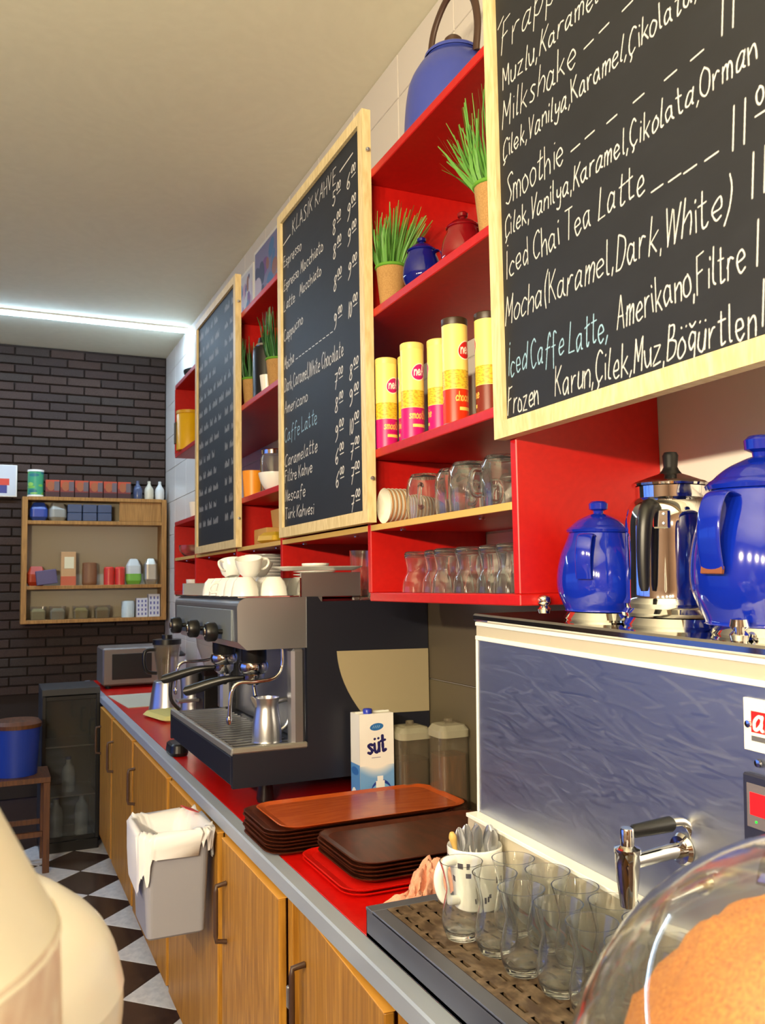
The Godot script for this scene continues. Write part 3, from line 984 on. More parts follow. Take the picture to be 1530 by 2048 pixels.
	obj("grip", tube([Vector3(-0.1, 0.04, 0.004), Vector3(-0.096, 0.04, 0.004), Vector3(-0.03, 0.042, 0.005), Vector3(-0.026, 0.042, 0.005)], [0.007, 0.0095, 0.0115, 0.009], 12), M.black, tap)

func build_drip_tray() -> void:
	var x0 := 0.672
	var x1 := 0.915
	var z0 := -1.598
	var z1 := -0.75
	var t := thing("drip_tray", "stained metal drip tray with slotted top below the tea boiler", "tray", Vector3((x0 + x1) / 2, COUNTER_Y, (z0 + z1) / 2))
	var hx := (x1 - x0) / 2
	var hz := (z1 - z0) / 2
	obj("pan", span(-hx, hx, 0.001, 0.012, -hz, hz), M.slot, t)
	for s in [-1, 1]:
		obj("side_wall", span(s * hx, s * (hx - 0.004), 0.001, 0.056, -hz, hz, 0.001), M.tray_frame, t)
		obj("end_wall", span(-hx, hx, 0.001, 0.056, s * hz, s * (hz - 0.004), 0.001), M.tray_frame, t)
	# top plate pierced by rows of slots
	var st := begin()
	var mx := 0.03
	var mz := 0.03
	var nx := 6
	var nz := 19
	var cw := (2 * hx - 2 * mx) / nx
	var cd := (2 * hz - 2 * mz) / nz
	var ty := 0.058
	var tb := 0.052
	# border
	var bs := begin()
	put_box(bs, Vector3(2 * hx + 0.002, ty - tb, mz), Vector3(0, (ty + tb) / 2, -hz + mz / 2), 0.001)
	put_box(bs, Vector3(2 * hx + 0.002, ty - tb, mz), Vector3(0, (ty + tb) / 2, hz - mz / 2), 0.001)
	put_box(bs, Vector3(mx, ty - tb, 2 * hz - 2 * mz), Vector3(-hx + mx / 2, (ty + tb) / 2, 0), 0.001)
	put_box(bs, Vector3(mx, ty - tb, 2 * hz - 2 * mz), Vector3(hx - mx / 2, (ty + tb) / 2, 0), 0.001)
	obj("top_border", bs.commit(), M.tray_frame, t)
	for i in nx:
		for j in nz:
			var cx := -hx + mx + (i + 0.5) * cw
			var cz := -hz + mz + (j + 0.5) * cd
			var hl := cd * 0.33
			var hs := 0.0036
			var off := cd * (0.16 if i % 2 == 0 else -0.16)
			if i % 2 == 1 and j % 4 == 3:
				continue
			# slot lies along z in the middle of its cell
			var X0 := cx - cw / 2
			var X1 := cx + cw / 2
			var Z0 := cz - cd / 2
			var Z1 := cz + cd / 2
			var s0 := cz + off - hl
			var s1 := cz + off + hl
			s0 = max(s0, Z0)
			s1 = min(s1, Z1)
			for r in [[X0, cx - hs, Z0, Z1], [cx + hs, X1, Z0, Z1], [cx - hs, cx + hs, Z0, s0], [cx - hs, cx + hs, s1, Z1]]:
				if r[1] - r[0] > 1e-5 and r[3] - r[2] > 1e-5:
					quad(st, Vector3(r[0], ty, r[2]), Vector3(r[1], ty, r[2]), Vector3(r[1], ty, r[3]), Vector3(r[0], ty, r[3]), Vector3.UP)
			for e in [[-1.0, cx - hs], [1.0, cx + hs]]:
				quad(st, Vector3(e[1], ty, s0), Vector3(e[1], ty, s1), Vector3(e[1], tb, s1), Vector3(e[1], tb, s0), Vector3(-e[0], 0, 0))
	for i in nx:
		for j in nz:
			if i % 2 == 1 and j % 4 == 3:
				var cx := -hx + mx + (i + 0.5) * cw
				var cz := -hz + mz + (j + 0.5) * cd
				quad(st, Vector3(cx - cw / 2, ty, cz - cd / 2), Vector3(cx + cw / 2, ty, cz - cd / 2), Vector3(cx + cw / 2, ty, cz + cd / 2), Vector3(cx - cw / 2, ty, cz + cd / 2), Vector3.UP)
	obj("slotted_top", st.commit(), M.tray_grate, t)
	# tea glasses standing on it
	var y := COUNTER_Y + 0.0585
	var g := thing("tea_glass", "empty waisted tea glass with flared rim on the drip tray", "glass", Vector3.ZERO, 0.0, "tea glasses on the drip tray")
	obj("glass_body", lathe(spline([V(0, 0), V(0.024, 0.0), V(0.03, 0.006), V(0.0365, 0.032), V(0.031, 0.064), V(0.0275, 0.083), V(0.032, 0.108), V(0.0385, 0.13)], 4) + spline([V(0.0366, 0.13), V(0.0302, 0.108), V(0.0257, 0.083), V(0.029, 0.064), V(0.034, 0.034), V(0.027, 0.013), V(0, 0.011)], 4), 36), M.glass, g)
	var spots := [[0.766, -1.386], [0.786, -1.306], [0.785, -1.224], [0.798, -1.142], [0.798, -1.06], [0.856, -1.358], [0.872, -1.276], [0.868, -1.194], [0.878, -1.112], [0.876, -1.03], [0.80, -0.975]]
	for i in spots.size():
		var p := Vector3(spots[i][0], y, spots[i][1])
		if i == 0:
			g.position = p
		else:
			dup(g, "tea_glass", p, Vector3(0, i * 0.7, 0))
	# mug full of spoons
	var m := thing("spoon_mug", "white mug with dark printed marks holding teaspoons", "mug", Vector3(0.862, y, -1.505), 0.0)
	var mc := Canvas.new(512, 256, col(238, 238, 234))
	for k in 26:
		var px := rng.randf() * 512
		var py := rng.randf_range(24, 220)
		mc.rect(px, py, px + rng.randf_range(8, 22), py + rng.randf_range(10, 26), col(44, 46, 70))
	obj("mug_body", lathe([V(0.04, 0), V(0.046, 0.004), V(0.051, 0.06), V(0.0535, 0.112)], 40), print_mat(mc.tex(), 0.15), m)
	obj("mug_inside", lathe([V(0.0535, 0.112), V(0.0525, 0.115), V(0.0505, 0.112), V(0.048, 0.06), V(0.042, 0.008), V(0, 0.006)], 40), M.white, m)
	obj("mug_base", lathe([V(0, 0.001), V(0.036, 0.001), V(0.04, 0.0)], 32), M.white, m)
	obj("mug_handle", tube(spline([Vector3(-0.05, 0.096, 0.012), Vector3(-0.076, 0.094, 0.014), Vector3(-0.088, 0.066, 0.015), Vector3(-0.076, 0.03, 0.014), Vector3(-0.046, 0.022, 0.012)], 5), 0.0075, 10, 1.3), M.white, m)
	var sp := begin()
	put_tube(sp, [Vector3(0, 0, 0), Vector3(0, 0.05, 0), Vector3(0, 0.095, 0.001)], [0.0028, 0.0024, 0.003], 8, 0.6)
	put_tube(sp, spline([Vector3(0, 0.09, 0), Vector3(0, 0.105, 0.001), Vector3(0, 0.122, 0.002), Vector3(0, 0.137, 0)], 3), [0.003, 0.005, 0.008, 0.0102, 0.011, 0.0108, 0.0102, 0.0085, 0.006, 0.002], 12, 0.3)
	var spoon_mesh := sp.commit()
	for k in 12:
		var a := k * 2.4 + 0.3
		var r := 0.012 + 0.02 * float(k % 3) / 2.0
		var s := solo("teaspoon", spoon_mesh, M.steel, "steel teaspoon standing bowl up in the white mug", "spoon", Vector3(0.862 + cos(a) * r, y + 0.012, -1.505 + sin(a) * r), Vector3(sin(a) * 0.2, a, -cos(a) * 0.2), "teaspoons in the white mug")
		s.rotation = Vector3(sin(a) * 0.16, a * 1.7, -cos(a) * 0.16)
	solo("wooden_stirrer", lathe(spline([V(0, 0), V(0.003, 0.004), V(0.003, 0.09), V(0.0065, 0.118), V(0.0075, 0.128), V(0.004, 0.137), V(0, 0.138)], 3), 12), M.edge_wood, "pale wooden stirrer leaning out of the white mug", "stirrer", Vector3(0.838, y + 0.012, -1.497), Vector3(0.0, 0, 0.22))

# ------------------------------------------------------------------ espresso machine
func build_espresso() -> void:
	var zn := -2.55
	var zf := -3.52
	var x0 := 0.655
	var x1 := WALL_X - 0.02
	var t := thing("espresso_machine", "large steel and black espresso machine on the red worktop", "espresso machine", Vector3(0.99, COUNTER_Y, (zn + zf) / 2))
	var o := -Vector3(0.99, COUNTER_Y, (zn + zf) / 2)
	var sp := func(called: String, xa: float, xb: float, ya: float, yb: float, za: float, zb: float, m: Material, bev := 0.004, par: Node = t) -> MeshInstance3D:
		return obj(called, span(xa + o.x, xb + o.x, ya + o.y, yb + o.y, za + o.z, zb + o.z, bev), m, par)
	var tk := 0.02
	# black base with feet
	sp.call("base", x0, x1, 1.005, 1.1, zf + tk, zn - tk, M.navy, 0.008)
	for e in [[0.8, zn - 0.16], [1.2, zn - 0.16], [0.8, zf + 0.16], [1.2, zf + 0.16]]:
		obj("foot", lathe([V(0, 0), V(0.025, 0), V(0.028, 0.01), V(0.02, 0.085), V(0, 0.085)], 16), M.black, t, Vector3(e[0], COUNTER_Y, e[1]) + o)
	# end panels: a black plate with a cut corner, the near one has a pale inset
	for z in [[zn - tk, zn], [zf, zf + tk]]:
		var poly := [V(x0, 1.005), V(x1, 1.005), V(x1, 1.545), V(0.935, 1.545), V(0.925, 1.56), V(0.888, 1.56), V(0.888, 1.108), V(x0, 1.108)]
		for k in poly.size():
			poly[k] += V(o.x, o.y)
		obj("end_panel", prism(poly, z[0] + o.z, z[1] + o.z), M.navy, t)
	var ins := [V(1.303, 1.385), V(0.985, 1.39)]
	for k in 9:
		var a := float(k) / 8.0
		ins.append(V(0.985 + 0.075 * a * a + 0.01 * a, 1.39 - 0.2 * a))
	ins.append(V(1.303, 1.185))
	var ins2 := []
	for p in ins:
		ins2.append(p + V(o.x, o.y))
	obj("side_inset", prism(ins2, zn + o.z, zn + 0.003 + o.z), mat(col(158, 146, 116), 0.5), t)
	# back body between the end panels
	sp.call("rear_body", 0.942, x1, 1.1, 1.545, zf + tk, zn - tk, M.navy)
	sp.call("splash_panel", 0.91, 0.94, 1.1, 1.4, zf + tk, zn - tk, M.steel, 0.006)
	# steel head with rounded front
	var head := [V(0.94, 1.56), V(0.70, 1.56)]
	for k in 7:
		var a := PI / 2 + PI / 2 * k / 6.0
		head.append(V(0.70 + 0.03 * cos(a), 1.53 + 0.03 * sin(a)))
	head.append_array([V(0.672, 1.43), V(0.70, 1.405), V(0.94, 1.405)])
	var h2 := []
	for p in head:
		h2.append(p + V(o.x, o.y))
	obj("head", prism(h2, zf + 0.004 + o.z, zn - 0.004 + o.z), M.steel, t)
	sp.call("front_panel", 0.666, 0.672, 1.43, 1.525, zf + 0.06, zn - 0.06, mat(col(116, 124, 130), 0.5, 0.3), 0.002)
	sp.call("corner_post", 0.84, 0.884, 1.108, 1.405, zn - 0.06, zn - 0.004, M.steel, 0.01)
	sp.call("corner_post", 0.84, 0.884, 1.108, 1.405, zf + 0.004, zf + 0.06, M.steel, 0.01)
	# drip grate
	var dt := sp.call("drip_tray", x0 + 0.004, 0.885, 1.1, 1.109, zf + 0.03, zn - 0.03, M.black) as MeshInstance3D
	for k in 20:
		var z := lerpf(zf + 0.06, zn - 0.06, k / 19.0)
		sp.call("grate_bar", x0 + 0.02, 0.86, 1.109, 1.114, z - 0.006, z + 0.006, M.steel, 0.001, dt)
	sp.call("tray_lip", x0 - 0.004, x0 + 0.012, 1.098, 1.122, zf + 0.02, zn - 0.004, M.satin, 0.005)
	sp.call("tray_lip", x0 - 0.004, 0.888, 1.104, 1.122, zn - 0.014, zn + 0.004, M.satin, 0.006)
	# group heads with portafilters
	for z in [-2.80, -3.2]:
		var g := Node3D.new()
		g.name = "group_head"
		t.add_child(g, true)
		g.position = Vector3(0.79, 1.405, z) + o
		obj("neck", lathe([V(0, -0.06), V(0.036, -0.06), V(0.042, -0.05), V(0.042, 0.0), V(0, 0)], 24), M.black, g)
		obj("collar", lathe([V(0, -0.095), V(0.035, -0.095), V(0.046, -0.088), V(0.05, -0.07), V(0.046, -0.058), V(0.03, -0.056)], 28), M.chrome, g)
		obj("basket", lathe([V(0, -0.13), V(0.02, -0.13), V(0.034, -0.118), V(0.036, -0.095), V(0, -0.095)], 24), M.chrome, g)
		obj("portafilter_handle", tube(spline([Vector3(-0.035, -0.105, 0), Vector3(-0.08, -0.108, -0.01), Vector3(-0.13, -0.12, -0.03), Vector3(-0.19, -0.14, -0.055), Vector3(-0.215, -0.146, -0.066)], 3), [0.008, 0.008, 0.009, 0.011, 0.013, 0.014, 0.0155, 0.0165, 0.017, 0.017, 0.0165, 0.015, 0.008], 12), M.black, g)
		obj("nozzle", tube(spline([Vector3(0, -0.13, 0), Vector3(0, -0.145, 0.01), Vector3(0, -0.165, 0.02)], 3), 0.007, 8), M.chrome, g)
	# steam knobs along the front
	for z in [-2.72, -2.98, -3.28]:
		var kn := obj("steam_knob", lathe([V(0, 0), V(0.008, 0), V(0.008, 0.018), V(0.024, 0.02), V(0.03, 0.026), V(0.03, 0.05), V(0.026, 0.056), V(0, 0.058)], 18), M.black, t, Vector3(0.668, 1.455, z) + o, Vector3(0, 0, PI / 2))
		obj("knob_cap", lathe([V(0, 0.057), V(0.014, 0.058), V(0.012, 0.061), V(0, 0.062)], 16), M.chrome, kn)
	# bent steam wands
	for e in [[-2.615, 1.0], [-3.45, -1.0]]:
		var z: float = e[0]
		var pts := []
		for p in [Vector3(0.83, 1.4, z), Vector3(0.828, 1.345, z), Vector3(0.80, 1.312, z + 0.005), Vector3(0.74, 1.305, z + 0.005), Vector3(0.69, 1.303, z), Vector3(0.668, 1.275, z), Vector3(0.662, 1.20, z)]:
			pts.append(p + o)
		obj("steam_wand", tube(spline(pts, 4), 0.0062, 10), M.chrome, t)
		obj("wand_tip", lathe([V(0, 0), V(0.006, 0.002), V(0.0085, 0.012), V(0.0085, 0.02), V(0.006, 0.026), V(0, 0.026)], 12), M.chrome, t, Vector3(0.661, 1.18, z) + o)
	# cup rail on the top
	sp.call("rail_plate", 0.87, 1.07, 1.56, 1.635, zn - 0.009, zn - 0.003, M.steel, 0.002)
	sp.call("rail_plate", 0.70, 0.87, 1.56, 1.61, zf + 0.003, zf + 0.009, M.steel, 0.002)
	sp.call("rail_plate", 0.866, 0.872, 1.56, 1.62, zf, zn, M.chrome, 0.001)
	sp.call("top_edge", 0.672, 0.87, 1.56, 1.566, zf + 0.004, zn - 0.004, M.chrome, 0.002)
	# milk jug on the grate
	var j := thing("milk_jug", "steel milk jug standing on the espresso machine grate", "jug", Vector3(0.79, 1.1145, -2.655))
	obj("jug_body", lathe(spline([V(0, 0), V(0.043, 0), V(0.046, 0.006), V(0.044, 0.05), V(0.038, 0.09), V(0.036, 0.112), V(0.04, 0.135)], 4) + [V(0.0385, 0.135), V(0.0345, 0.112), V(0.036, 0.09), V(0.042, 0.05), V(0.042, 0.006), V(0, 0.004)], 32), M.steel, j)
	obj("jug_handle", tube(spline([Vector3(0.034, 0.12, 0), Vector3(0.07, 0.124, 0), Vector3(0.078, 0.1, 0), Vector3(0.068, 0.05, 0), Vector3(0.044, 0.03, 0)], 4), 0.0055, 8, 1.4), M.steel, j)
	obj("jug_spout", tube([Vector3(-0.03, 0.112, 0), Vector3(-0.044, 0.134, 0), Vector3(-0.05, 0.14, 0)], [0.012, 0.009, 0.004], 8), M.steel, j)
	# cups and saucers on the warm top
	var cup_prof := [V(0.018, 0), V(0.022, 0), V(0.034, 0.014), V(0.041, 0.04), V(0.043, 0.058), V(0.0412, 0.058), V(0.039, 0.04), V(0.032, 0.016), V(0, 0.007)]
	var c := thing("coffee_cup", "white porcelain coffee cup heaped on top of the espresso machine", "cup", Vector3.ZERO, 0.0, "white cups on the espresso machine")
	obj("cup_bowl", lathe([V(0, 0.002), V(0.018, 0.002)] + cup_prof, 28), M.white, c)
	obj("cup_handle", tube(spline([Vector3(0.04, 0.046, 0), Vector3(0.06, 0.046, 0), Vector3(0.064, 0.032, 0), Vector3(0.052, 0.018, 0), Vector3(0.034, 0.016, 0)], 4), 0.004, 8), M.white, c)
	var spots := []
	for k in 5:
		for i in 2:
			spots.append([Vector3(0.715 + 0.092 * i, 1.624, -2.63 - 0.1 * k), Vector3(PI, 0.6 + k * 1.3 + i, 0)])
	for k in 3:
		spots.append([Vector3(0.745 + 0.05 * (k % 2), 1.628, -2.68 - 0.11 * k), Vector3(0.25, 1.9 * k, 0.15)])
	for i in spots.size():
		if i == 0:
			c.position = spots[i][0]
			c.rotation = spots[i][1]
		else:
			dup(c, "coffee_cup", spots[i][0], spots[i][1])
	var sau := lathe([V(0, 0), V(0.03, 0), V(0.034, 0.004), V(0.068, 0.011), V(0.068, 0.013), V(0.034, 0.008), V(0, 0.007)], 32)
	for k in 8:
		solo("saucer", sau, M.white, "white saucer in the stack behind the cup rail", "saucer", Vector3(0.95, 1.561 + 0.0095 * k, -2.65), Vector3.ZERO, "saucers stacked on the espresso machine")
	var sd := thing("serving_dish", "long white dish lying on top of the saucer stack", "dish", Vector3(0.96, 1.6425, -2.64))
	obj("dish", shell(0.3, 0.11, 0.05, [[0.03, 0.0], [0.004, 0.01], [0, 0.013], [0.006, 0.012], [0.03, 0.004]]), M.white, sd)
	solo("small_plate", lathe([V(0, 0), V(0.03, 0), V(0.044, 0.012), V(0.044, 0.018), V(0.04, 0.018), V(0.03, 0.005), V(0, 0.004)], 28), M.white, "small white bowl on the long dish", "bowl", Vector3(0.95, 1.6475, -2.64))

# ------------------------------------------------------------------ trays, carton, jars, towel
func tray(called: String, label: String, w: float, d: float, at: Vector3, turn: float, m_floor: Material, m_rim: Material, group: String) -> void:
	var t := thing(called, label, "tray", at, turn, group)
	obj("tray_rim", shell(w, d, 0.055, [[0.014, 0.0], [0.003, 0.006], [0, 0.0082], [0.004, 0.0088], [0.024, 0.003]], true, false), m_rim, t)
	obj("tray_floor", shell(w - 0.046, d - 0.046, 0.034, [[0, 0.0016], [0, 0.0034]]), m_floor, t)

func build_trays() -> void:
	# far stack: brown trays below an orange one
	var n := 7
	for k in n:
		tray("serving_tray", "dark brown serving tray in the taller stack", 0.54, 0.29, Vector3(0.912 + 0.003 * sin(k * 2.1), COUNTER_Y + 0.001 + 0.009 * k, -2.285 + 0.003 * cos(k * 1.7)), 0.0, M.tray_brown, M.tray_brown, "dark brown trays in the taller stack")
	tray("serving_tray", "orange brown serving tray on top of the taller stack", 0.54, 0.29, Vector3(0.945, COUNTER_Y + 0.001 + 0.009 * n, -2.275), 0.01, M.tray_orange, M.tray_rim, "")
	# near stack: red trays below dark brown ones
	for k in 2:
		tray("serving_tray", "red plastic tray at the bottom of the lower stack", 0.5, 0.345, Vector3(0.958, COUNTER_Y + 0.001 + 0.009 * k, -1.955 + 0.0), 0.0, M.tray_red, M.tray_red, "red trays in the lower stack")
	for k in 5:
		tray("serving_tray", "dark brown serving tray stacked on the red trays", 0.46, 0.31, Vector3(0.974 + 0.003 * sin(k * 1.9), COUNTER_Y + 0.0195 + 0.009 * k, -1.96), 0.0, M.tray_brown, M.tray_brown, "dark brown trays on the red trays")
	# milk carton
	var t := thing("milk_carton", "white and blue milk carton with blue cap behind the orange tray", "carton", Vector3(1.072, COUNTER_Y, -2.483))
	var w := 0.112
	var h := 0.285
	var dd := 0.07
	var cv := Canvas.new(280, 800, col(238, 238, 236))
	for y in range(430, 800):
		for x in 280:
			var e := 430.0 + 60.0 * sin(x / 280.0 * PI)
			if y > e - 40:
				cv.dot(x, y, col(90, 150, 220), clampf((y - e + 40) / 90.0, 0, 1) * 0.85)
	cv.oval(140, 110, 56, 30, col(46, 110, 180), 0.12)
	for k in 4:
		cv.stroke(Vector2(108 + 16 * k, 118), Vector2(116 + 16 * k, 100), 5.0, col(150, 186, 220), rng, 0.4)
	write(cv, "süt", Vector2(66, 330), Vector2(226, 310), 15.0, 22.0, col(36, 34, 96), 0.0, 0.0)
	cv.rect(96, 362, 170, 368, col(150, 150, 180))
	cv.oval(170, 660, 86, 110, col(36, 60, 150))
	cv.oval(170, 690, 96, 110, col(120, 180, 232))
	cv.rect(128, 560, 200, 780, col(240, 240, 240))
	cv.rect(140, 520, 188, 566, col(236, 238, 242))
	cv.oval(228, 720, 34, 46, col(240, 242, 244))
	cv.oval(228, 684, 32, 10, col(170, 196, 224))
	var side := Canvas.new(200, 800, col(226, 230, 234))
	side.rect(0, 420, 200, 800, col(80, 140, 214))
	side.oval(70, 700, 60, 80, col(230, 236, 242))
	side.oval(90, 480, 80, 34, col(46, 104, 190))
	obj("carton_body", span(-w / 2, w / 2, 0, h, -dd / 2, dd / 2, 0.002), M.white_trim, t)
	var e1 := 0.0006
	obj("front_print", card(Vector3(-w / 2, h, dd / 2 + e1), Vector3(w / 2, h, dd / 2 + e1), Vector3(w / 2, 0, dd / 2 + e1), Vector3(-w / 2, 0, dd / 2 + e1)), print_mat(cv.tex(), 0.35), t)
	obj("side_print", card(Vector3(-w / 2 - e1, h, -dd / 2), Vector3(-w / 2 - e1, h, dd / 2), Vector3(-w / 2 - e1, 0, dd / 2), Vector3(-w / 2 - e1, 0, -dd / 2)), print_mat(side.tex(), 0.35), t)
	obj("top_seam", span(-w / 2, w / 2, h, h + 0.004, -0.003, 0.006, 0.001), M.white_trim, t)
	obj("cap", lathe([V(0, 0), V(0.014, 0), V(0.0145, 0.012), V(0.012, 0.015), V(0, 0.016)], 20), mat(col(44, 60, 180), 0.3), t, Vector3(-0.022, h, 0.018))
	# storage jars beside the carton
	for e in [[1.19, -2.462, 0.052, 0.215, "clear plastic jar half full of dark ground coffee", M.coffee, 0.14], [1.254, -2.33, 0.048, 0.235, "brown plastic jar with clear lid against the tiled wall", M.dark_oak, 0.17]]:
		var r: float = e[2]
		var hh: float = e[3]
		var j := thing("storage_jar", e[4], "jar", Vector3(e[0], COUNTER_Y, e[1]))
		obj("contents", shell(2 * r - 0.01, 2 * r - 0.01, 0.018, [[0, 0.004], [0, e[6]]]), e[5], j)
		obj("jar_wall", shell(2 * r, 2 * r, 0.022, [[0, 0.001], [0, hh], [0.004, hh + 0.004]], true, false), M.smoke, j)
		obj("lid", shell(2 * r + 0.006, 2 * r + 0.006, 0.024, [[0, hh - 0.012], [0, hh + 0.008], [0.012, hh + 0.022], [0.03, hh + 0.026]]), pane_mat(col(190, 186, 160), 0.5, 0.2), j)
		obj("lid_knob", lathe([V(0.01, 0), V(0.014, 0.006), V(0.012, 0.012), V(0, 0.014)], 16), M.smoke, j, Vector3(0, hh + 0.026, 0))
	# crumpled pink towel
	var st := begin()
	var f := noise(77, 1.0)
	var N := 44
	var grid := []
	for i in N + 1:
		var rowp := []
		for j in N + 1:
			var u := float(i) / N
			var v := float(j) / N
			var ridge: float = abs(sin(u * 9.0 + f.get_noise_2d(u * 2.0, v * 2.0) * 4.0 + v * 2.0))
			var mound := exp(-pow((u - 0.72) / 0.26, 2.0)) * exp(-pow((v - 0.45) / 0.34, 2.0))
			var edge: float = clampf(min(min(u, 1 - u), min(v, 1 - v)) * 7.0, 0, 1)
			var yy := 0.004 + edge * (0.012 + 0.026 * ridge * (0.5 + mound) + 0.03 * mound + 0.008 * f.get_noise_2d(u * 9, v * 9))
			var xx := -0.085 + 0.19 * u + 0.014 * f.get_noise_2d(v * 3.0, u * 3.0 + 9)
			var zz := (v - 0.5) * (0.055 + 0.05 * u) + 0.02 * sin(u * 7.0) - 0.02 * u
			rowp.append(Vector3(xx, yy, zz))
		grid.append(rowp)
	st.set_smooth_group(0)
	for i in N:
		for j in N:
			for p in [grid[i][j], grid[i + 1][j], grid[i + 1][j + 1], grid[i][j], grid[i + 1][j + 1], grid[i][j + 1]]:
				st.add_vertex(p)
	# underside
	for i in N:
		for j in N:
			for p in [grid[i][j], grid[i + 1][j + 1], grid[i + 1][j], grid[i][j], grid[i][j + 1], grid[i + 1][j + 1]]:
				st.add_vertex(Vector3(p.x, max(0.0005, p.y - 0.006), p.z))
	st.index()
	st.generate_normals()
	solo("towel", st.commit(), M.towel, "crumpled pink cloth lying between the trays and drip tray", "towel", Vector3(0.84, COUNTER_Y + 0.001, -1.70), Vector3(0, 0.12, 0))

# ------------------------------------------------------------------ things on the red shelves
func grass_plant(label: String, at: Vector3, seed_: int, hgt: float, dark: bool, zlim: Vector2, lean := Vector3.ZERO) -> void:
	var t := thing("potted_grass", label, "plant", at, 0.0, "artificial grass plants on the red shelf")
	var r := 0.042
	obj("pot", lathe([V(0, 0), V(r * 0.74, 0), V(r, 0.115), V(r * 0.9, 0.117), V(r * 0.86, 0.1), V(0, 0.1)], 20), M.burlap, t)
	obj("moss_rim", tube(ring_path(r * 0.97, 0.117, 24), 0.005, 8), M.moss, t)
	var g := RandomNumberGenerator.new()
	g.seed = seed_
	var st := begin()
	for k in 130:
		var a := g.randf() * TAU
		var rad := sqrt(g.randf()) * r * 0.75
		var out := Vector3(cos(a), 0, sin(a))
		var base := out * rad + Vector3(0, 0.1, 0)
		var L := hgt * g.randf_range(0.65, 1.0)
		var spread := g.randf_range(0.05, 0.5)
		var dirv := (out * spread + Vector3.UP + lean * g.randf()).normalized()
		var droop := out * g.randf_range(0.0, 0.12) - Vector3.UP * g.randf_range(0, 0.1)
		var wdt := g.randf_range(0.0032, 0.0058)
		var side := dirv.cross(Vector3(g.randf() - 0.5, 0.1, g.randf() - 0.5)).normalized()
		var prev := base
		for s in 4:
			var u := (s + 1) / 4.0
			var p := base + dirv * L * u + droop * L * u * u
			# blades bend along the boards that box them in
			p = Vector3(clampf(p.x, 0.956 - at.x, 1.29 - at.x), minf(p.y, 0.366), clampf(p.z, zlim.x - at.z, zlim.y - at.z))
			var w0 := wdt * (1.0 - 0.8 * s / 4.0)
			var w1 := wdt * (1.0 - 0.8 * (s + 1) / 4.0)
			var n := side.cross(dirv)
			quad(st, prev - side * w0, prev + side * w0, p + side * w1, p - side * w1, n)
			prev = p
	var gr := obj("grass_blades", st.commit(), M.leaf_dark if dark else M.leaf, t)
	gr.set_meta("kind", "stuff")

func ring_path(r: float, y: float, n: int) -> Array:
	var p := []
	for k in n + 1:
		p.append(Vector3(cos(TAU * k / n) * r, y, sin(TAU * k / n) * r))
	return p

func small_pot(called: String, label: String, m: Material, at: Vector3, s: float, turn: float) -> Node3D:
	var t := thing(called, label, "pot", at, turn)
	teapot_parts(t, m, s, false)
	return t

# s = greatest radius of the belly
func teapot_parts(t: Node3D, m: Material, s: float, spout: bool) -> void:
	obj("body", lathe(spline([V(0.0, 0.0), V(0.76 * s, 0.0), V(0.82 * s, 0.06 * s), V(1.0 * s, 0.5 * s), V(1.01 * s, 0.95 * s), V(0.92 * s, 1.4 * s), V(0.78 * s, 1.75 * s), V(0.72 * s, 1.95 * s)], 5) + [V(0.66 * s, 1.95 * s), V(0.0, 1.9 * s)], 40), m, t)
	var lid := obj("lid", lathe([V(0.0, 1.94 * s), V(0.77 * s, 1.94 * s), V(0.79 * s, 2.0 * s), V(0.74 * s, 2.06 * s)] + spline([V(0.7 * s, 2.08 * s), V(0.5 * s, 2.25 * s), V(0.24 * s, 2.38 * s), V(0.13 * s, 2.42 * s)], 4) + [V(0.0, 2.42 * s)], 36), m, t)
	obj("lid_knob", lathe([V(0.12 * s, 2.4 * s), V(0.13 * s, 2.48 * s), V(0.23 * s, 2.52 * s), V(0.24 * s, 2.66 * s), V(0.18 * s, 2.72 * s), V(0, 2.73 * s)], 20), m, lid)
	if spout:
		obj("spout", tube(spline([Vector3(0.8 * s, 0.8 * s, 0), Vector3(1.2 * s, 1.1 * s, 0), Vector3(1.42 * s, 1.6 * s, 0), Vector3(1.62 * s, 1.86 * s, 0)], 5), [0.3 * s, 0.28 * s, 0.26 * s, 0.24 * s, 0.22 * s, 0.2 * s, 0.18 * s, 0.17 * s, 0.16 * s, 0.15 * s, 0.14 * s, 0.135 * s, 0.13 * s, 0.13 * s, 0.125 * s, 0.12 * s], 14), m, t)
	var hp := spline([Vector3(-0.66 * s, 1.8 * s, 0), Vector3(-0.98 * s, 1.86 * s, 0), Vector3(-1.16 * s, 1.6 * s, 0), Vector3(-1.2 * s, 1.2 * s, 0), Vector3(-1.13 * s, 0.8 * s, 0)], 5)
	obj("handle", tube(hp, 0.19 * s, 16, 0.16), m, t)

func can_tex(base: Color, word: String) -> ImageTexture:
	var cv := Canvas.new(768, 640, col(246, 224, 128))
	# printed landscape band
	var f := noise(13, 0.02)
	for y in range(300, 420):
		for x in 768:
			var v := f.get_noise_2d(x, y * 3.0)
			cv.dot(x, y, col(224, 190, 44) if v < 0.12 else col(190, 150, 30), 0.8)
	cv.rect(0, 424, 768, 640, base)
	for i in 2:
		var ox := 384.0 * i
		cv.oval(ox + 192, 170, 92, 62, col(250, 240, 220), 0.25)
		cv.oval(ox + 192, 170, 84, 54, col(206, 26, 30) if base.g > 0.15 else base, 0.25)
		write(cv, "neA", Vector2(ox + 130, 196), Vector2(ox + 258, 186), 7.5, 11.0, col(250, 240, 232), 0.0, 0.0)
		write(cv, word, Vector2(ox + 72, 500), Vector2(ox + 320, 500), 6.4, 9.0, col(236, 190, 90), 0.0, 0.0)
		cv.rect(ox + 110, 540, ox + 280, 562, col(240, 214, 110))
	return cv.tex()

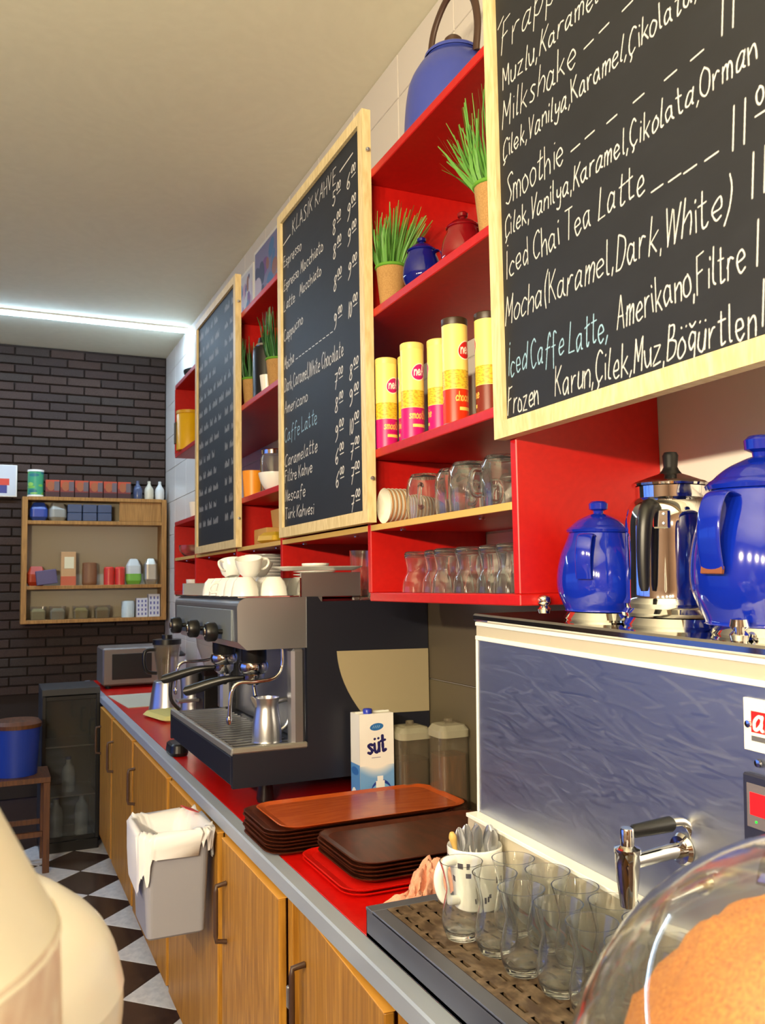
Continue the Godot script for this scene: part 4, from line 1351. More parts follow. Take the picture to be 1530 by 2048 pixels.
func build_shelf_items() -> void:
	var y1 := 2.3565
	var y2 := 1.9635
	var y3 := 1.7585
	var y4 := 1.5735
	# ---- between middle and near board, top row
	grass_plant("green grass plant in a burlap pot beside the small dark blue pot", Vector3(1.0, y1, -2.135), 5, 0.19, false, V(-2.183, -1.5), Vector3(0, 0, 0.35))
	grass_plant("green grass plant in a burlap pot half behind the iced drinks board", Vector3(1.0, y1, -1.595), 9, 0.255, false, V(-2.18, -1.485), Vector3(0.0, 0, -0.5))
	small_pot("small_pot", "small dark blue enamel lidded pot beside the burlap planter", M.blue_dark, Vector3(1.005, y1, -1.955), 0.05, 2.2)
	small_pot("small_pot", "small maroon enamel lidded pot on the top shelf row", M.maroon, Vector3(1.04, y1, -1.80), 0.054, 2.3)
	# ---- big blue kettle on top
	var k := thing("enamel_kettle", "big blue enamel kettle with a brown bail handle on top of the shelf", "kettle", Vector3(1.13, 2.758, -1.985))
	obj("body", lathe(spline([V(0, 0), V(0.128, 0), V(0.136, 0.012), V(0.139, 0.06), V(0.133, 0.14), V(0.122, 0.195), V(0.098, 0.24), V(0.078, 0.262), V(0.075, 0.27)], 5) + [V(0.0, 0.272)], 44), M.blue_matt, k)
	obj("lid", lathe(spline([V(0.08, 0.268), V(0.076, 0.28), V(0.04, 0.298), V(0.0, 0.302)], 4), 36), M.blue_matt, k)
	obj("lid_knob", lathe([V(0.008, 0.298), V(0.01, 0.306), V(0.022, 0.31), V(0.024, 0.326), V(0.018, 0.332), V(0, 0.333)], 20), M.brown_plastic, k)
	var kp := spline([Vector3(0.0, 0.24, -0.1), Vector3(0, 0.32, -0.11), Vector3(0, 0.40, -0.09), Vector3(0, 0.455, -0.03), Vector3(0, 0.455, 0.03), Vector3(0, 0.40, 0.09), Vector3(0, 0.32, 0.11), Vector3(0, 0.24, 0.1)], 5)
	obj("bail_handle", tube(kp, 0.0125, 12, 0.6), M.brown_plastic, k, Vector3.ZERO, Vector3(0, 0.12, 0))
	obj("spout", tube(spline([Vector3(0, 0.07, -0.12), Vector3(0, 0.12, -0.17), Vector3(0, 0.2, -0.2), Vector3(0, 0.235, -0.22)], 4), [0.03, 0.029, 0.028, 0.026, 0.024, 0.022, 0.021, 0.02, 0.019, 0.018, 0.018, 0.017, 0.017], 12), M.blue_matt, k, Vector3.ZERO, Vector3(0, -0.9, 0))
	# ---- cans
	var types := {"m": [col(196, 24, 116), "smoothie", "magenta"], "o": [col(226, 52, 18), "chocolate", "orange red"], "b": [col(120, 44, 26), "coffee", "brown"]}
	var mats := {}
	for key in types:
		mats[key] = print_mat(can_tex(types[key][0], types[key][1]), 0.35)
	var r := 0.0305
	var ch := 0.236
	var side := lathe([V(r, 0.002), V(r, ch)], 36)
	var lid := lathe([V(0, ch - 0.004), V(r * 0.97, ch - 0.004), V(r * 1.02, ch), V(r * 1.02, ch + 0.014), V(r * 0.95, ch + 0.016), V(r * 0.9, ch + 0.011), V(0, ch + 0.011)], 36)
	var bot := lathe([V(0, 0), V(r, 0), V(r, 0.002)], 36)
	var list := [["m", 0.985, -2.148, 0.3, "front row, farther one"], ["m", 1.035, -2.105, 0.9, "second row, farther one"], ["m", 0.985, -1.985, 0.2, "front row, nearer one"], ["m", 1.035, -1.93, 0.85, "second row, nearer one"], ["o", 0.985, -1.757, 0.45, ""], ["b", 1.035, -1.69, 0.75, ""]]
	for e in list:
		var tp = types[e[0]]
		var lb: String = "yellow drink powder can with a %s band" % tp[2]
		if e[4] != "":
			lb += ", " + e[4]
		var t := thing("powder_can", lb, "can", Vector3(e[1], y2, e[2]), e[3], "yellow drink powder cans")
		obj("label", side, mats[e[0]], t)
		obj("can_lid", lid, mat(col(60, 44, 30), 0.4) if e[0] != "m" else mat(col(236, 212, 120), 0.4), t)
		obj("can_base", bot, M.steel, t)
	# ---- paper cups lying in a stack
	var pc := Canvas.new(256, 128, col(232, 224, 206))
	for i in 8:
		pc.rect(0, 3 + 15 * i, 256, 8 + 15 * i, col(176, 120, 62))
		pc.rect(0, 9 + 15 * i, 256, 11 + 15 * i, col(50, 44, 46))
	var pm := print_mat(pc.tex(), 0.6)
	var pside := lathe([V(0.034, 0.0), V(0.0465, 0.11)], 32)
	var pin := lathe([V(0.0465, 0.11), V(0.048, 0.112), V(0.046, 0.11), V(0.0335, 0.004), V(0, 0.004)], 32)
	for i in 8:
		var t := thing("paper_cup", "striped paper cup in the stack lying on the wood edged shelf", "cup", Vector3(1.075 + 0.012 * i, y3 + 0.0485, -2.128), 0.0, "paper cups lying in a stack")
		t.rotation = Vector3(0, 0, PI / 2)
		obj("cup_wall", pside, pm, t)
		obj("cup_inside", pin, M.paper, t)
	# ---- glass mugs upside down beside them
	var g := thing("glass_mug", "thick clear glass mug standing upside down beside the paper cups", "mug", Vector3.ZERO, 0.0, "glass mugs on the wood edged shelf")
	obj("glass_body", lathe([V(0.044, 0.0), V(0.048, 0.003), V(0.0505, 0.03), V(0.0505, 0.08), V(0.047, 0.103), V(0.036, 0.118), V(0.0, 0.119), V(0.0, 0.109), V(0.035, 0.106), V(0.0455, 0.08), V(0.0455, 0.03), V(0.044, 0.0)], 32), M.glass, g)
	obj("mug_handle", tube(spline([Vector3(-0.049, 0.085, 0), Vector3(-0.07, 0.084, 0), Vector3(-0.078, 0.056, 0), Vector3(-0.07, 0.03, 0), Vector3(-0.049, 0.03, 0)], 4), 0.006, 10), M.glass, g)
	var gp := [[1.02, -1.99], [1.04, -1.87], [1.015, -1.755], [1.16, -1.93], [1.17, -1.8], [1.03, -1.635], [1.17, -1.67]]
	for i in gp.size():
		var p := Vector3(gp[i][0], y3 + 0.0005, gp[i][1])
		if i == 0:
			g.position = p
			g.rotation.y = 0.9
		else:
			dup(g, "glass_mug", p, Vector3(0, 0.7 + i * 1.1, 0))
	# ---- small tea glasses upside down on the bottom row
	var tg := thing("waisted_glass", "clear waisted tea glass upside down on the bottom red shelf", "glass", Vector3.ZERO, 0.0, "waisted glasses on the bottom red shelf")
	obj("glass_body", lathe(spline([V(0.04, 0), V(0.036, 0.03), V(0.0265, 0.052), V(0.029, 0.078), V(0.033, 0.094), V(0.028, 0.106), V(0.0, 0.108)], 4) + spline([V(0.0, 0.099), V(0.026, 0.097), V(0.0305, 0.09), V(0.0265, 0.076), V(0.0245, 0.052), V(0.034, 0.03), V(0.0385, 0)], 4) + [V(0.04, 0)], 32), M.glass, tg)
	var tp := [[1.02, -2.05], [1.03, -1.955], [1.01, -1.865], [1.02, -1.775], [1.03, -1.685], [1.02, -1.595], [1.12, -2.0], [1.12, -1.9], [1.12, -1.8], [1.12, -1.7], [1.12, -1.6]]
	for i in tp.size():
		var p := Vector3(tp[i][0], y4 + 0.0005, tp[i][1])
		if i == 0:
			tg.position = p
		else:
			dup(tg, "waisted_glass", p, Vector3(0, i * 0.8, 0))
	# ---- behind the middle board, bottom row: two tall tumblers on the machine rail side
	var tu := thing("tumbler", "tall clear tumbler on the dish end of the espresso machine", "glass", Vector3(1.02, 1.5605, -2.70), 0.0, "tumblers behind the saucers")
	obj("glass_body", lathe([V(0, 0), V(0.03, 0), V(0.037, 0.16), V(0.035, 0.16), V(0.028, 0.008), V(0, 0.008)], 28), M.glass, tu)
	tu.position = Vector3(1.10, 1.546, -2.62)
	dup(tu, "tumbler", Vector3(1.18, 1.546, -2.66))
	# ---- between far and middle board
	grass_plant("dark green grass plant in a burlap pot beside the black flask", Vector3(1.0, y1, -3.56), 15, 0.2, true, V(-3.612, -3.02))
	grass_plant("dark green grass plant on the far side of the hot coffees board", Vector3(1.0, y1, -3.2), 19, 0.24, true, V(-3.612, -3.02))
	var th := thing("flask", "black vacuum flask with steel rim between two grass plants", "flask", Vector3(1.02, y1, -3.4))
	obj("body", lathe(spline([V(0, 0), V(0.055, 0), V(0.058, 0.01), V(0.058, 0.19), V(0.05, 0.215)], 4), 28), M.black, th)
	obj("steel_rim", lathe([V(0.05, 0.214), V(0.052, 0.218), V(0.046, 0.228), V(0, 0.23)], 28), M.chrome, th)
	obj("lid", lathe([V(0.036, 0.229), V(0.034, 0.255), V(0, 0.258)], 24), M.black, th)
	var wc := thing("candle_cup", "small white cup beside the far grass plant on the shelf", "cup", Vector3(0.985, y1, -3.28))
	obj("cup_wall", lathe([V(0, 0), V(0.022, 0), V(0.03, 0.07), V(0.027, 0.07), V(0.02, 0.006), V(0, 0.005)], 24), M.white, wc)
	var oc := thing("ribbed_cup", "orange ribbed cup on the shelf between the two boards", "cup", Vector3(0.995, y2, -3.53))
	var ocp := [V(0, 0), V(0.036, 0)]
	for i in 10:
		ocp.append(V(0.0385 + 0.0006 * i, 0.004 + 0.0105 * i))
		ocp.append(V(0.037 + 0.0006 * i, 0.009 + 0.0105 * i))
	ocp.append_array([V(0.044, 0.112), V(0.041, 0.112), V(0.034, 0.008), V(0, 0.006)])
	obj("cup_wall", lathe(ocp, 28), mat(col(234, 148, 30), 0.4), oc)
	var gj := thing("glass_jar", "tall clear glass jar with steel lid behind the orange cup", "jar", Vector3(1.05, y2, -3.42))
	obj("glass_body", lathe([V(0, 0), V(0.05, 0), V(0.053, 0.006), V(0.053, 0.15), V(0.044, 0.17), V(0.042, 0.17), V(0.05, 0.15), V(0.05, 0.008), V(0, 0.007)], 28), M.glass, gj)
	obj("lid", lathe([V(0, 0.17), V(0.047, 0.17), V(0.048, 0.186), V(0.044, 0.19), V(0, 0.191)], 28), M.chrome, gj)
	solo("white_bowl", lathe(spline([V(0, 0), V(0.03, 0), V(0.052, 0.03), V(0.062, 0.065), V(0.059, 0.065), V(0.048, 0.03), V(0.028, 0.006), V(0, 0.005)], 3), 28), M.white, "white porcelain bowl beside the glass jar", "bowl", Vector3(1.0, y2, -3.24))
	var cb := thing("cardboard_box", "open cardboard box of packets on the wood edged shelf", "box", Vector3(1.06, y3, -3.44))
	obj("box_body", span(-0.06, 0.06, 0, 0.07, -0.09, 0.09), mat(col(196, 150, 84), 0.85), cb)
	obj("back_flap", span(0.03, 0.034, 0.07, 0.15, -0.09, 0.02, 0.001), mat(col(214, 172, 104), 0.85), cb, Vector3.ZERO, Vector3(0, 0, 0.12))
	solo("bagged_snack", shell(0.08, 0.12, 0.02, [[0.02, 0], [0.0, 0.012], [0.006, 0.03], [0.025, 0.045]]), mat(col(196, 160, 40), 0.4), "yellow snack packet in front of the cardboard box", "packet", Vector3(1.0, y3 + 0.0005, -3.27), Vector3(0, 0.4, 0))
	solo("dark_jar", lathe(spline([V(0, 0), V(0.034, 0), V(0.036, 0.06), V(0.028, 0.08), V(0.028, 0.1), V(0, 0.102)], 3), 24), mat(col(44, 50, 40), 0.2), "small dark jar on the wood edged shelf beside the packet", "jar", Vector3(1.04, y3 + 0.0005, -3.13))
	var plate := lathe([V(0, 0), V(0.05, 0), V(0.056, 0.004), V(0.088, 0.014), V(0.088, 0.016), V(0.056, 0.008), V(0, 0.006)], 36)
	for i in 11:
		solo("plate", plate, M.white, "white dinner plate in the stack on the bottom red shelf", "plate", Vector3(1.05, y4 + 0.0005 + 0.0135 * i, -3.525), Vector3.ZERO, "plates stacked on the bottom red shelf")
	# ---- beyond the far board
	var yb := thing("yellow_canister", "yellow canister with dark side print on the far shelf end", "canister", Vector3(1.0, y1, -4.85))
	obj("body", lathe([V(0, 0), V(0.07, 0), V(0.07, 0.2), V(0.066, 0.205), V(0, 0.206)], 28), mat(col(222, 176, 20), 0.35), yb)
	obj("dark_label", span(-0.075, -0.066, 0.04, 0.16, -0.05, 0.0, 0.001), mat(col(80, 62, 24), 0.5), yb)
	obj("lid", lathe([V(0.0, 0.205), V(0.072, 0.205), V(0.072, 0.222), V(0, 0.224)], 28), mat(col(206, 158, 24), 0.4), yb)
	solo("dark_bowl", lathe(spline([V(0, 0), V(0.05, 0), V(0.1, 0.03), V(0.11, 0.055), V(0.107, 0.055), V(0.095, 0.03), V(0.05, 0.006), V(0, 0.005)], 3), 28), mat(col(40, 46, 50), 0.25), "dark shallow bowl on top of the far shelf end", "bowl", Vector3(1.08, 2.7575, -4.85))
	solo("white_cup", lathe([V(0, 0), V(0.024, 0), V(0.034, 0.08), V(0.031, 0.08), V(0.022, 0.006), V(0, 0.005)], 24), M.white, "white cup beside the far board's edge, open row of the shelf", "cup", Vector3(0.985, y2 + 0.0005, -4.62))
	solo("espresso_cup", lathe([V(0, 0), V(0.02, 0), V(0.036, 0.03), V(0.038, 0.06), V(0.035, 0.06), V(0.033, 0.03), V(0.018, 0.006), V(0, 0.005)], 24), M.white, "white cup on the bottom red shelf, far end", "cup", Vector3(0.985, y4 + 0.0005, -4.66))
	solo("glass_bowl", lathe(spline([V(0, 0), V(0.03, 0), V(0.058, 0.03), V(0.064, 0.06), V(0.061, 0.06), V(0.055, 0.03), V(0.028, 0.006), V(0, 0.005)], 3), 28), M.glass, "clear glass bowl on the far wood edged shelf", "bowl", Vector3(1.0, y3 + 0.0005, -4.8))
	# ---- two prints on the wall above the shelf
	for e in [[-4.86, -4.59, 2.80, 3.4, 1], [-4.57, -4.05, 2.80, 3.44, 0]]:
		var cv := Canvas.new(128, 160, col(206, 206, 210) if e[4] == 1 else col(122, 120, 160))
		for q in 34:
			var cc: Color = [col(120, 70, 140), col(70, 120, 170), col(200, 190, 206), col(150, 100, 90), col(60, 64, 100), col(196, 160, 180)][rng.randi() % 6]
			var px := rng.randf() * 128
			var py := rng.randf_range(10, 150)
			cv.oval(px, py, rng.randf_range(5, 18), rng.randf_range(4, 20), cc, rng.randf() * 2)
		var p := thing("wall_print", "pale framed print on the wall above the shelf" if e[4] == 1 else "blue and violet print on the wall above the shelf", "print", Vector3(WALL_X - 0.012, e[2], (e[0] + e[1]) / 2))
		var hw: float = (e[1] - e[0]) / 2
		var hh: float = e[3] - e[2]
		obj("mount", span(-0.012, 0.004, 0, hh, -hw, hw, 0.002), M.white_trim, p)
		obj("picture", card(Vector3(-0.0126, hh - 0.02, -hw + 0.02), Vector3(-0.0126, hh - 0.02, hw - 0.02), Vector3(-0.0126, 0.02, hw - 0.02), Vector3(-0.0126, 0.02, -hw + 0.02)), print_mat(cv.tex(), 0.5), p)

# ------------------------------------------------------------------ pots on the boiler
func on_boiler(x: float, z: float) -> Vector3:
	# the boiler leans a little: height of its top plate at a place along it
	return Vector3(x, COUNTER_Y + 0.614 - (z + 1.19) * 0.031, z)

func build_teapots() -> void:
	var a := thing("teapot", "blue enamel teapot beside the red shelf panel on the boiler", "teapot", on_boiler(1.065, -1.36), 0.0)
	a.rotation = Vector3(0.031, 0.6, 0)
	teapot_parts(a, M.blue, 0.0775, true)
	var c := thing("teapot", "larger chipped blue enamel teapot with rusty handle end on the boiler", "teapot", on_boiler(1.075, -0.975), 0.0)
	c.rotation = Vector3(0.031, 0.12, 0)
	teapot_parts(c, M.blue, 0.106, true)
	obj("rusty_end", bx(0.007, 0.012, 0.037, 0.001), M.rust, c, Vector3(-1.128 * 0.106, 0.79 * 0.106, 0), Vector3(0, 0, -0.17))
	# steel percolator between them
	var b := thing("steel_pot", "tall polished steel pot with black handle between the blue teapots", "pot", on_boiler(1.09, -1.19), 0.0)
	b.rotation = Vector3(0.031, 0.52, 0)
	obj("body", lathe([V(0, 0), V(0.084, 0), V(0.086, 0.006), V(0.08, 0.014), V(0.083, 0.022), V(0.079, 0.03)] + spline([V(0.078, 0.034), V(0.078, 0.12), V(0.078, 0.165), V(0.072, 0.192), V(0.062, 0.204)], 5) + [V(0.06, 0.206), V(0.061, 0.226), V(0.058, 0.228), V(0, 0.228)], 48), M.chrome, b)
	var lid := obj("lid", lathe([V(0.0, 0.227), V(0.066, 0.227), V(0.067, 0.231)] + spline([V(0.062, 0.235), V(0.04, 0.243), V(0.02, 0.25)], 4) + [V(0, 0.251)], 40), M.chrome, b)
	obj("lid_knob", lathe([V(0.022, 0.247), V(0.015, 0.256), V(0.012, 0.262), V(0.014, 0.282), V(0.011, 0.288), V(0, 0.289)], 18), M.black, lid)
	obj("pouring_lip", tube(spline([Vector3(0.05, 0.17, -0.02), Vector3(0.085, 0.19, -0.035), Vector3(0.105, 0.214, -0.045)], 4), [0.02, 0.02, 0.02, 0.019, 0.018, 0.017, 0.016, 0.014, 0.01], 12), M.chrome, b)
	var br := obj("handle_bracket", span(-0.086, -0.076, 0.15, 0.182, -0.004, 0.024, 0.003), M.chrome, b)
	for y in [0.158, 0.174]:
		obj("rivet", lathe([V(0, 0), V(0.003, 0), V(0.002, 0.002), V(0, 0.0022)], 10), M.steel, br, Vector3(-0.086, y, 0.015), Vector3(0, 0, PI / 2))
	obj("handle", tube(spline([Vector3(-0.074, 0.182, -0.004), Vector3(-0.09, 0.186, -0.008), Vector3(-0.101, 0.16, -0.012), Vector3(-0.103, 0.1, -0.014), Vector3(-0.099, 0.045, -0.014)], 4), [0.012, 0.013, 0.014, 0.015, 0.015, 0.0145, 0.014, 0.0135, 0.013, 0.0125, 0.012, 0.0115, 0.011, 0.0105, 0.01, 0.009, 0.006], 12), M.black, b)

# ------------------------------------------------------------------ back wall shelf
func build_back_shelf() -> void:
	var x0 := 0.205
	var x1 := 1.29
	var zf := -7.13
	var zb := BACK_Z + 0.016
	var t := thing("back_shelf", "oak wall shelf with three rows of packets on the brick wall", "shelf", Vector3((x0 + x1) / 2, 1.33, zb))
	var o := -Vector3((x0 + x1) / 2, 1.33, zb)
	var sp := func(called: String, xa: float, xb: float, ya: float, yb: float, m: Material, za := zb + 0.01, zz := zf) -> MeshInstance3D:
		return obj(called, span(xa + o.x, xb + o.x, ya + o.y, yb + o.y, za + o.z, zz + o.z), m, t)
	var rows := [1.33, 1.59, 2.09, 2.275]
	sp.call("side_panel", x0, x0 + 0.04, 1.33, 2.30, M.shelf_oak)
	sp.call("side_panel", x1 - 0.04, x1, 1.33, 2.30, M.shelf_oak)
	for y in rows:
		sp.call("shelf_board", x0 + 0.04, x1 - 0.04, y, y + 0.028, M.shelf_oak)
	sp.call("back_panel", x0 + 0.01, x1 - 0.01, 1.33, 2.30, M.backing, zb, zb + 0.01)
	sp.call("cupboard_front", 0.92, x1 - 0.042, 2.12, 2.273, M.shelf_oak, zf - 0.03, zf - 0.012)
	var zc := (zf + zb) / 2 + 0.03
	# row of cartons on top
	var ca := Canvas.new(64, 96, col(120, 40, 36))
	ca.rect(0, 0, 64, 40, col(176, 66, 40))
	ca.oval(24, 34, 18, 26, col(150, 84, 50))
	ca.rect(40, 8, 64, 60, col(96, 84, 90))
	ca.rect(0, 66, 64, 96, col(56, 26, 34))
	var cam := print_mat(ca.tex(), 0.5)
	for k in 6:
		var x := 0.42 + 0.108 * k
		var c := thing("carton", "small red and brown carton in the row above the oak shelf", "carton", Vector3(x, 2.303, zc), 0.0, "red cartons on top of the oak shelf")
		obj("box", span(-0.05, 0.05, 0, 0.135, -0.04, 0.04), mat(col(130, 52, 40), 0.6), c)
		obj("print", card(Vector3(-0.05, 0.135, 0.0405), Vector3(0.05, 0.135, 0.0405), Vector3(0.05, 0, 0.0405), Vector3(-0.05, 0, 0.0405)), cam, c)
	var gc := Canvas.new(128, 128, col(60, 150, 110))
	for k in 24:
		gc.oval(rng.randf() * 128, rng.randf() * 128, rng.randf_range(6, 16), rng.randf_range(4, 12), [col(120, 180, 70), col(40, 110, 120), col(150, 200, 90)][k % 3])
	var gt := thing("green_tin", "green and teal tin with pale rims at the end of the oak shelf top", "tin", Vector3(0.30, 2.303, zc))
	obj("label", lathe([V(0.058, 0.015), V(0.058, 0.195)], 28), print_mat(gc.tex(), 0.4), gt)
	obj("rim", lathe([V(0, 0), V(0.06, 0), V(0.06, 0.015), V(0.058, 0.015)], 28), M.white_trim, gt)
	obj("lid", lathe([V(0.058, 0.195), V(0.06, 0.195), V(0.06, 0.21), V(0, 0.212)], 28), M.white_trim, gt)
	var bot := lathe(spline([V(0, 0), V(0.034, 0), V(0.036, 0.08), V(0.02, 0.11), V(0.012, 0.13), V(0.012, 0.15), V(0, 0.152)], 3), 20)
	for e in [[1.07, "small blue grey glass bottle on top of the oak shelf", col(70, 80, 110)], [1.16, "small pale jar on top of the oak shelf corner", col(200, 196, 176)], [1.245, "small white jar at the wall end of the oak shelf top", col(206, 210, 208)]]:
		solo("small_bottle", bot, mat(e[2], 0.2), e[1], "bottle", Vector3(e[0], 2.3035, zc))
	# sign at the left
	var sg := Canvas.new(96, 128, col(200, 206, 214))
	sg.rect(0, 56, 78, 84, col(206, 60, 50))
	sg.rect(0, 84, 72, 118, col(44, 56, 130))
	var s := thing("wall_sign", "white wall sign with red and blue bands on the brick wall", "sign", Vector3(0.04, 2.31, BACK_Z + 0.019))
	obj("plate", span(-0.14, 0.13, 0, 0.25, 0.0, 0.03, 0.004), M.white_trim, s)
	obj("print", card(Vector3(-0.13, 0.245, 0.0306), Vector3(0.12, 0.245, 0.0306), Vector3(0.12, 0.01, 0.0306), Vector3(-0.13, 0.01, 0.0306)), print_mat(sg.tex(), 0.4), s)
	# first row: blue packets and stacked tins
	var bag := shell(0.13, 0.1, 0.03, [[0.02, 0], [0.0, 0.03], [0.0, 0.09], [0.025, 0.14], [0.045, 0.145]])
	solo("blue_packet", bag, mat(col(36, 66, 150), 0.35), "deep blue packet on the first row of the oak shelf", "packet", Vector3(0.325, 2.1185, zc))
	solo("white_packet", bag, mat(col(150, 150, 142), 0.4), "greyish white packet with teal base beside the deep blue packet", "packet", Vector3(0.46, 2.1185, zc), Vector3(0, 0.3, 0))
	for k in 6:
		solo("blue_box", bx(0.105, 0.064, 0.12, 0.004), mat(col(62, 76, 104), 0.45), "grey blue box stacked in two layers on the oak shelf", "box", Vector3(0.585 + 0.112 * (k % 3), 2.151 + 0.0655 * (k / 3), zc), Vector3.ZERO, "grey blue boxes on the oak shelf")
	# middle row
	var y := 1.6185
	solo("red_packet", shell(0.14, 0.08, 0.03, [[0.02, 0], [0.0, 0.03], [0.0, 0.09], [0.03, 0.15]]), mat(col(180, 60, 30), 0.4), "orange red packet leaning behind the violet box", "packet", Vector3(0.315, y, zc - 0.03), Vector3(0, 0.1, 0))
	solo("violet_box", bx(0.15, 0.11, 0.06, 0.004), mat(col(76, 70, 110), 0.4), "violet blue box lying tilted on the middle row", "box", Vector3(0.385, y + 0.064, zc + 0.055), Vector3(0, 0, 0.12))
	var tb := thing("tall_box", "tall cream and orange carton on the middle row", "carton", Vector3(0.545, y, zc))
	obj("box", span(-0.055, 0.055, 0, 0.26, -0.04, 0.04), mat(col(190, 150, 104), 0.5), tb)
	obj("red_panel", span(-0.056, 0.056, 0.0, 0.07, 0.039, 0.042, 0.001), mat(col(190, 90, 60), 0.5), tb)
	obj("white_panel", span(-0.03, 0.04, 0.13, 0.22, 0.039, 0.042, 0.001), mat(col(220, 214, 180), 0.5), tb)
	solo("brown_jar", lathe(spline([V(0, 0), V(0.05, 0), V(0.056, 0.05), V(0.054, 0.15), V(0.05, 0.175), V(0, 0.178)], 3), 24), mat(col(128, 86, 54), 0.5), "brown jar between tall carton and red tins", "jar", Vector3(0.705, y, zc))
	for k in 2:
		solo("red_tin", lathe(spline([V(0, 0), V(0.038, 0), V(0.04, 0.01), V(0.04, 0.12), V(0.03, 0.14), V(0, 0.142)], 3), 22), mat(col(200, 52, 40), 0.35), "red tin in the pair on the middle row", "tin", Vector3(0.85 + 0.082 * k, y, zc + 0.02), Vector3.ZERO, "pair of red tins")
	var gb := thing("green_bag", "white bag with green base on the middle row", "bag", Vector3(1.04, y, zc))
	obj("bag", shell(0.12, 0.09, 0.03, [[0.015, 0.0], [0.0, 0.04], [0.004, 0.15], [0.03, 0.2], [0.042, 0.205]]), mat(col(196, 204, 204), 0.35), gb)
	obj("green_band", shell(0.123, 0.093, 0.03, [[0.012, 0.002], [0.0, 0.03], [0.001, 0.085]], true, false), mat(col(110, 170, 60), 0.4), gb)
	solo("foil_bag", shell(0.11, 0.09, 0.03, [[0.015, 0.0], [0.0, 0.04], [0.003, 0.16], [0.03, 0.205], [0.042, 0.21]]), mat(col(180, 176, 164), 0.3, 0.7), "silver foil bag at the wall end of the middle row", "bag", Vector3(1.175, y, zc))
	# bottom row
	y = 1.3585
	for e in [[0.33, col(150, 142, 96), "clear tub of pale sticks on the bottom row"], [0.47, col(130, 126, 100), "second clear tub with pale contents on the bottom row"], [0.64, col(140, 124, 62), "low tub of olive packets on the bottom row"], [0.80, col(120, 104, 60), "low brown olive tub on the bottom row"]]:
		var b := thing("plastic_tub", e[2], "tub", Vector3(e[0], y, zc))
		obj("contents", shell(0.11, 0.12, 0.02, [[0.004, 0.004], [0.0, 0.06], [0.02, 0.085]]), mat(e[1], 0.8), b)
		obj("tub_wall", shell(0.12, 0.13, 0.024, [[0.006, 0.001], [0.0, 0.1]], true, false), M.smoke, b)
	solo("white_canister", lathe([V(0, 0), V(0.05, 0), V(0.052, 0.12), V(0.046, 0.13), V(0, 0.132)], 24), mat(col(190, 204, 206), 0.4), "pale canister on the bottom row beside the printed boxes", "canister", Vector3(1.0, y, zc))
	var bp := Canvas.new(64, 80, col(200, 204, 214))
	for k in 12:
		bp.rect(8 + (k % 3) * 20, 8 + (k / 3) * 18, 16 + (k % 3) * 20, 18 + (k / 3) * 18, col(80, 84, 150))
	var bpm := print_mat(bp.tex(), 0.5)
	for e in [[1.105, 0.15, "shorter white box with blue printed marks"], [1.2, 0.18, "taller white box with blue printed marks"]]:
		var b := thing("printed_box", e[2], "box", Vector3(e[0], y, zc))
		obj("box", span(-0.044, 0.044, 0, e[1], -0.04, 0.04), mat(col(200, 204, 214), 0.5), b)
		obj("print", card(Vector3(-0.044, e[1], 0.0405), Vector3(0.044, e[1], 0.0405), Vector3(0.044, 0, 0.0405), Vector3(-0.044, 0, 0.0405)), bpm, b)

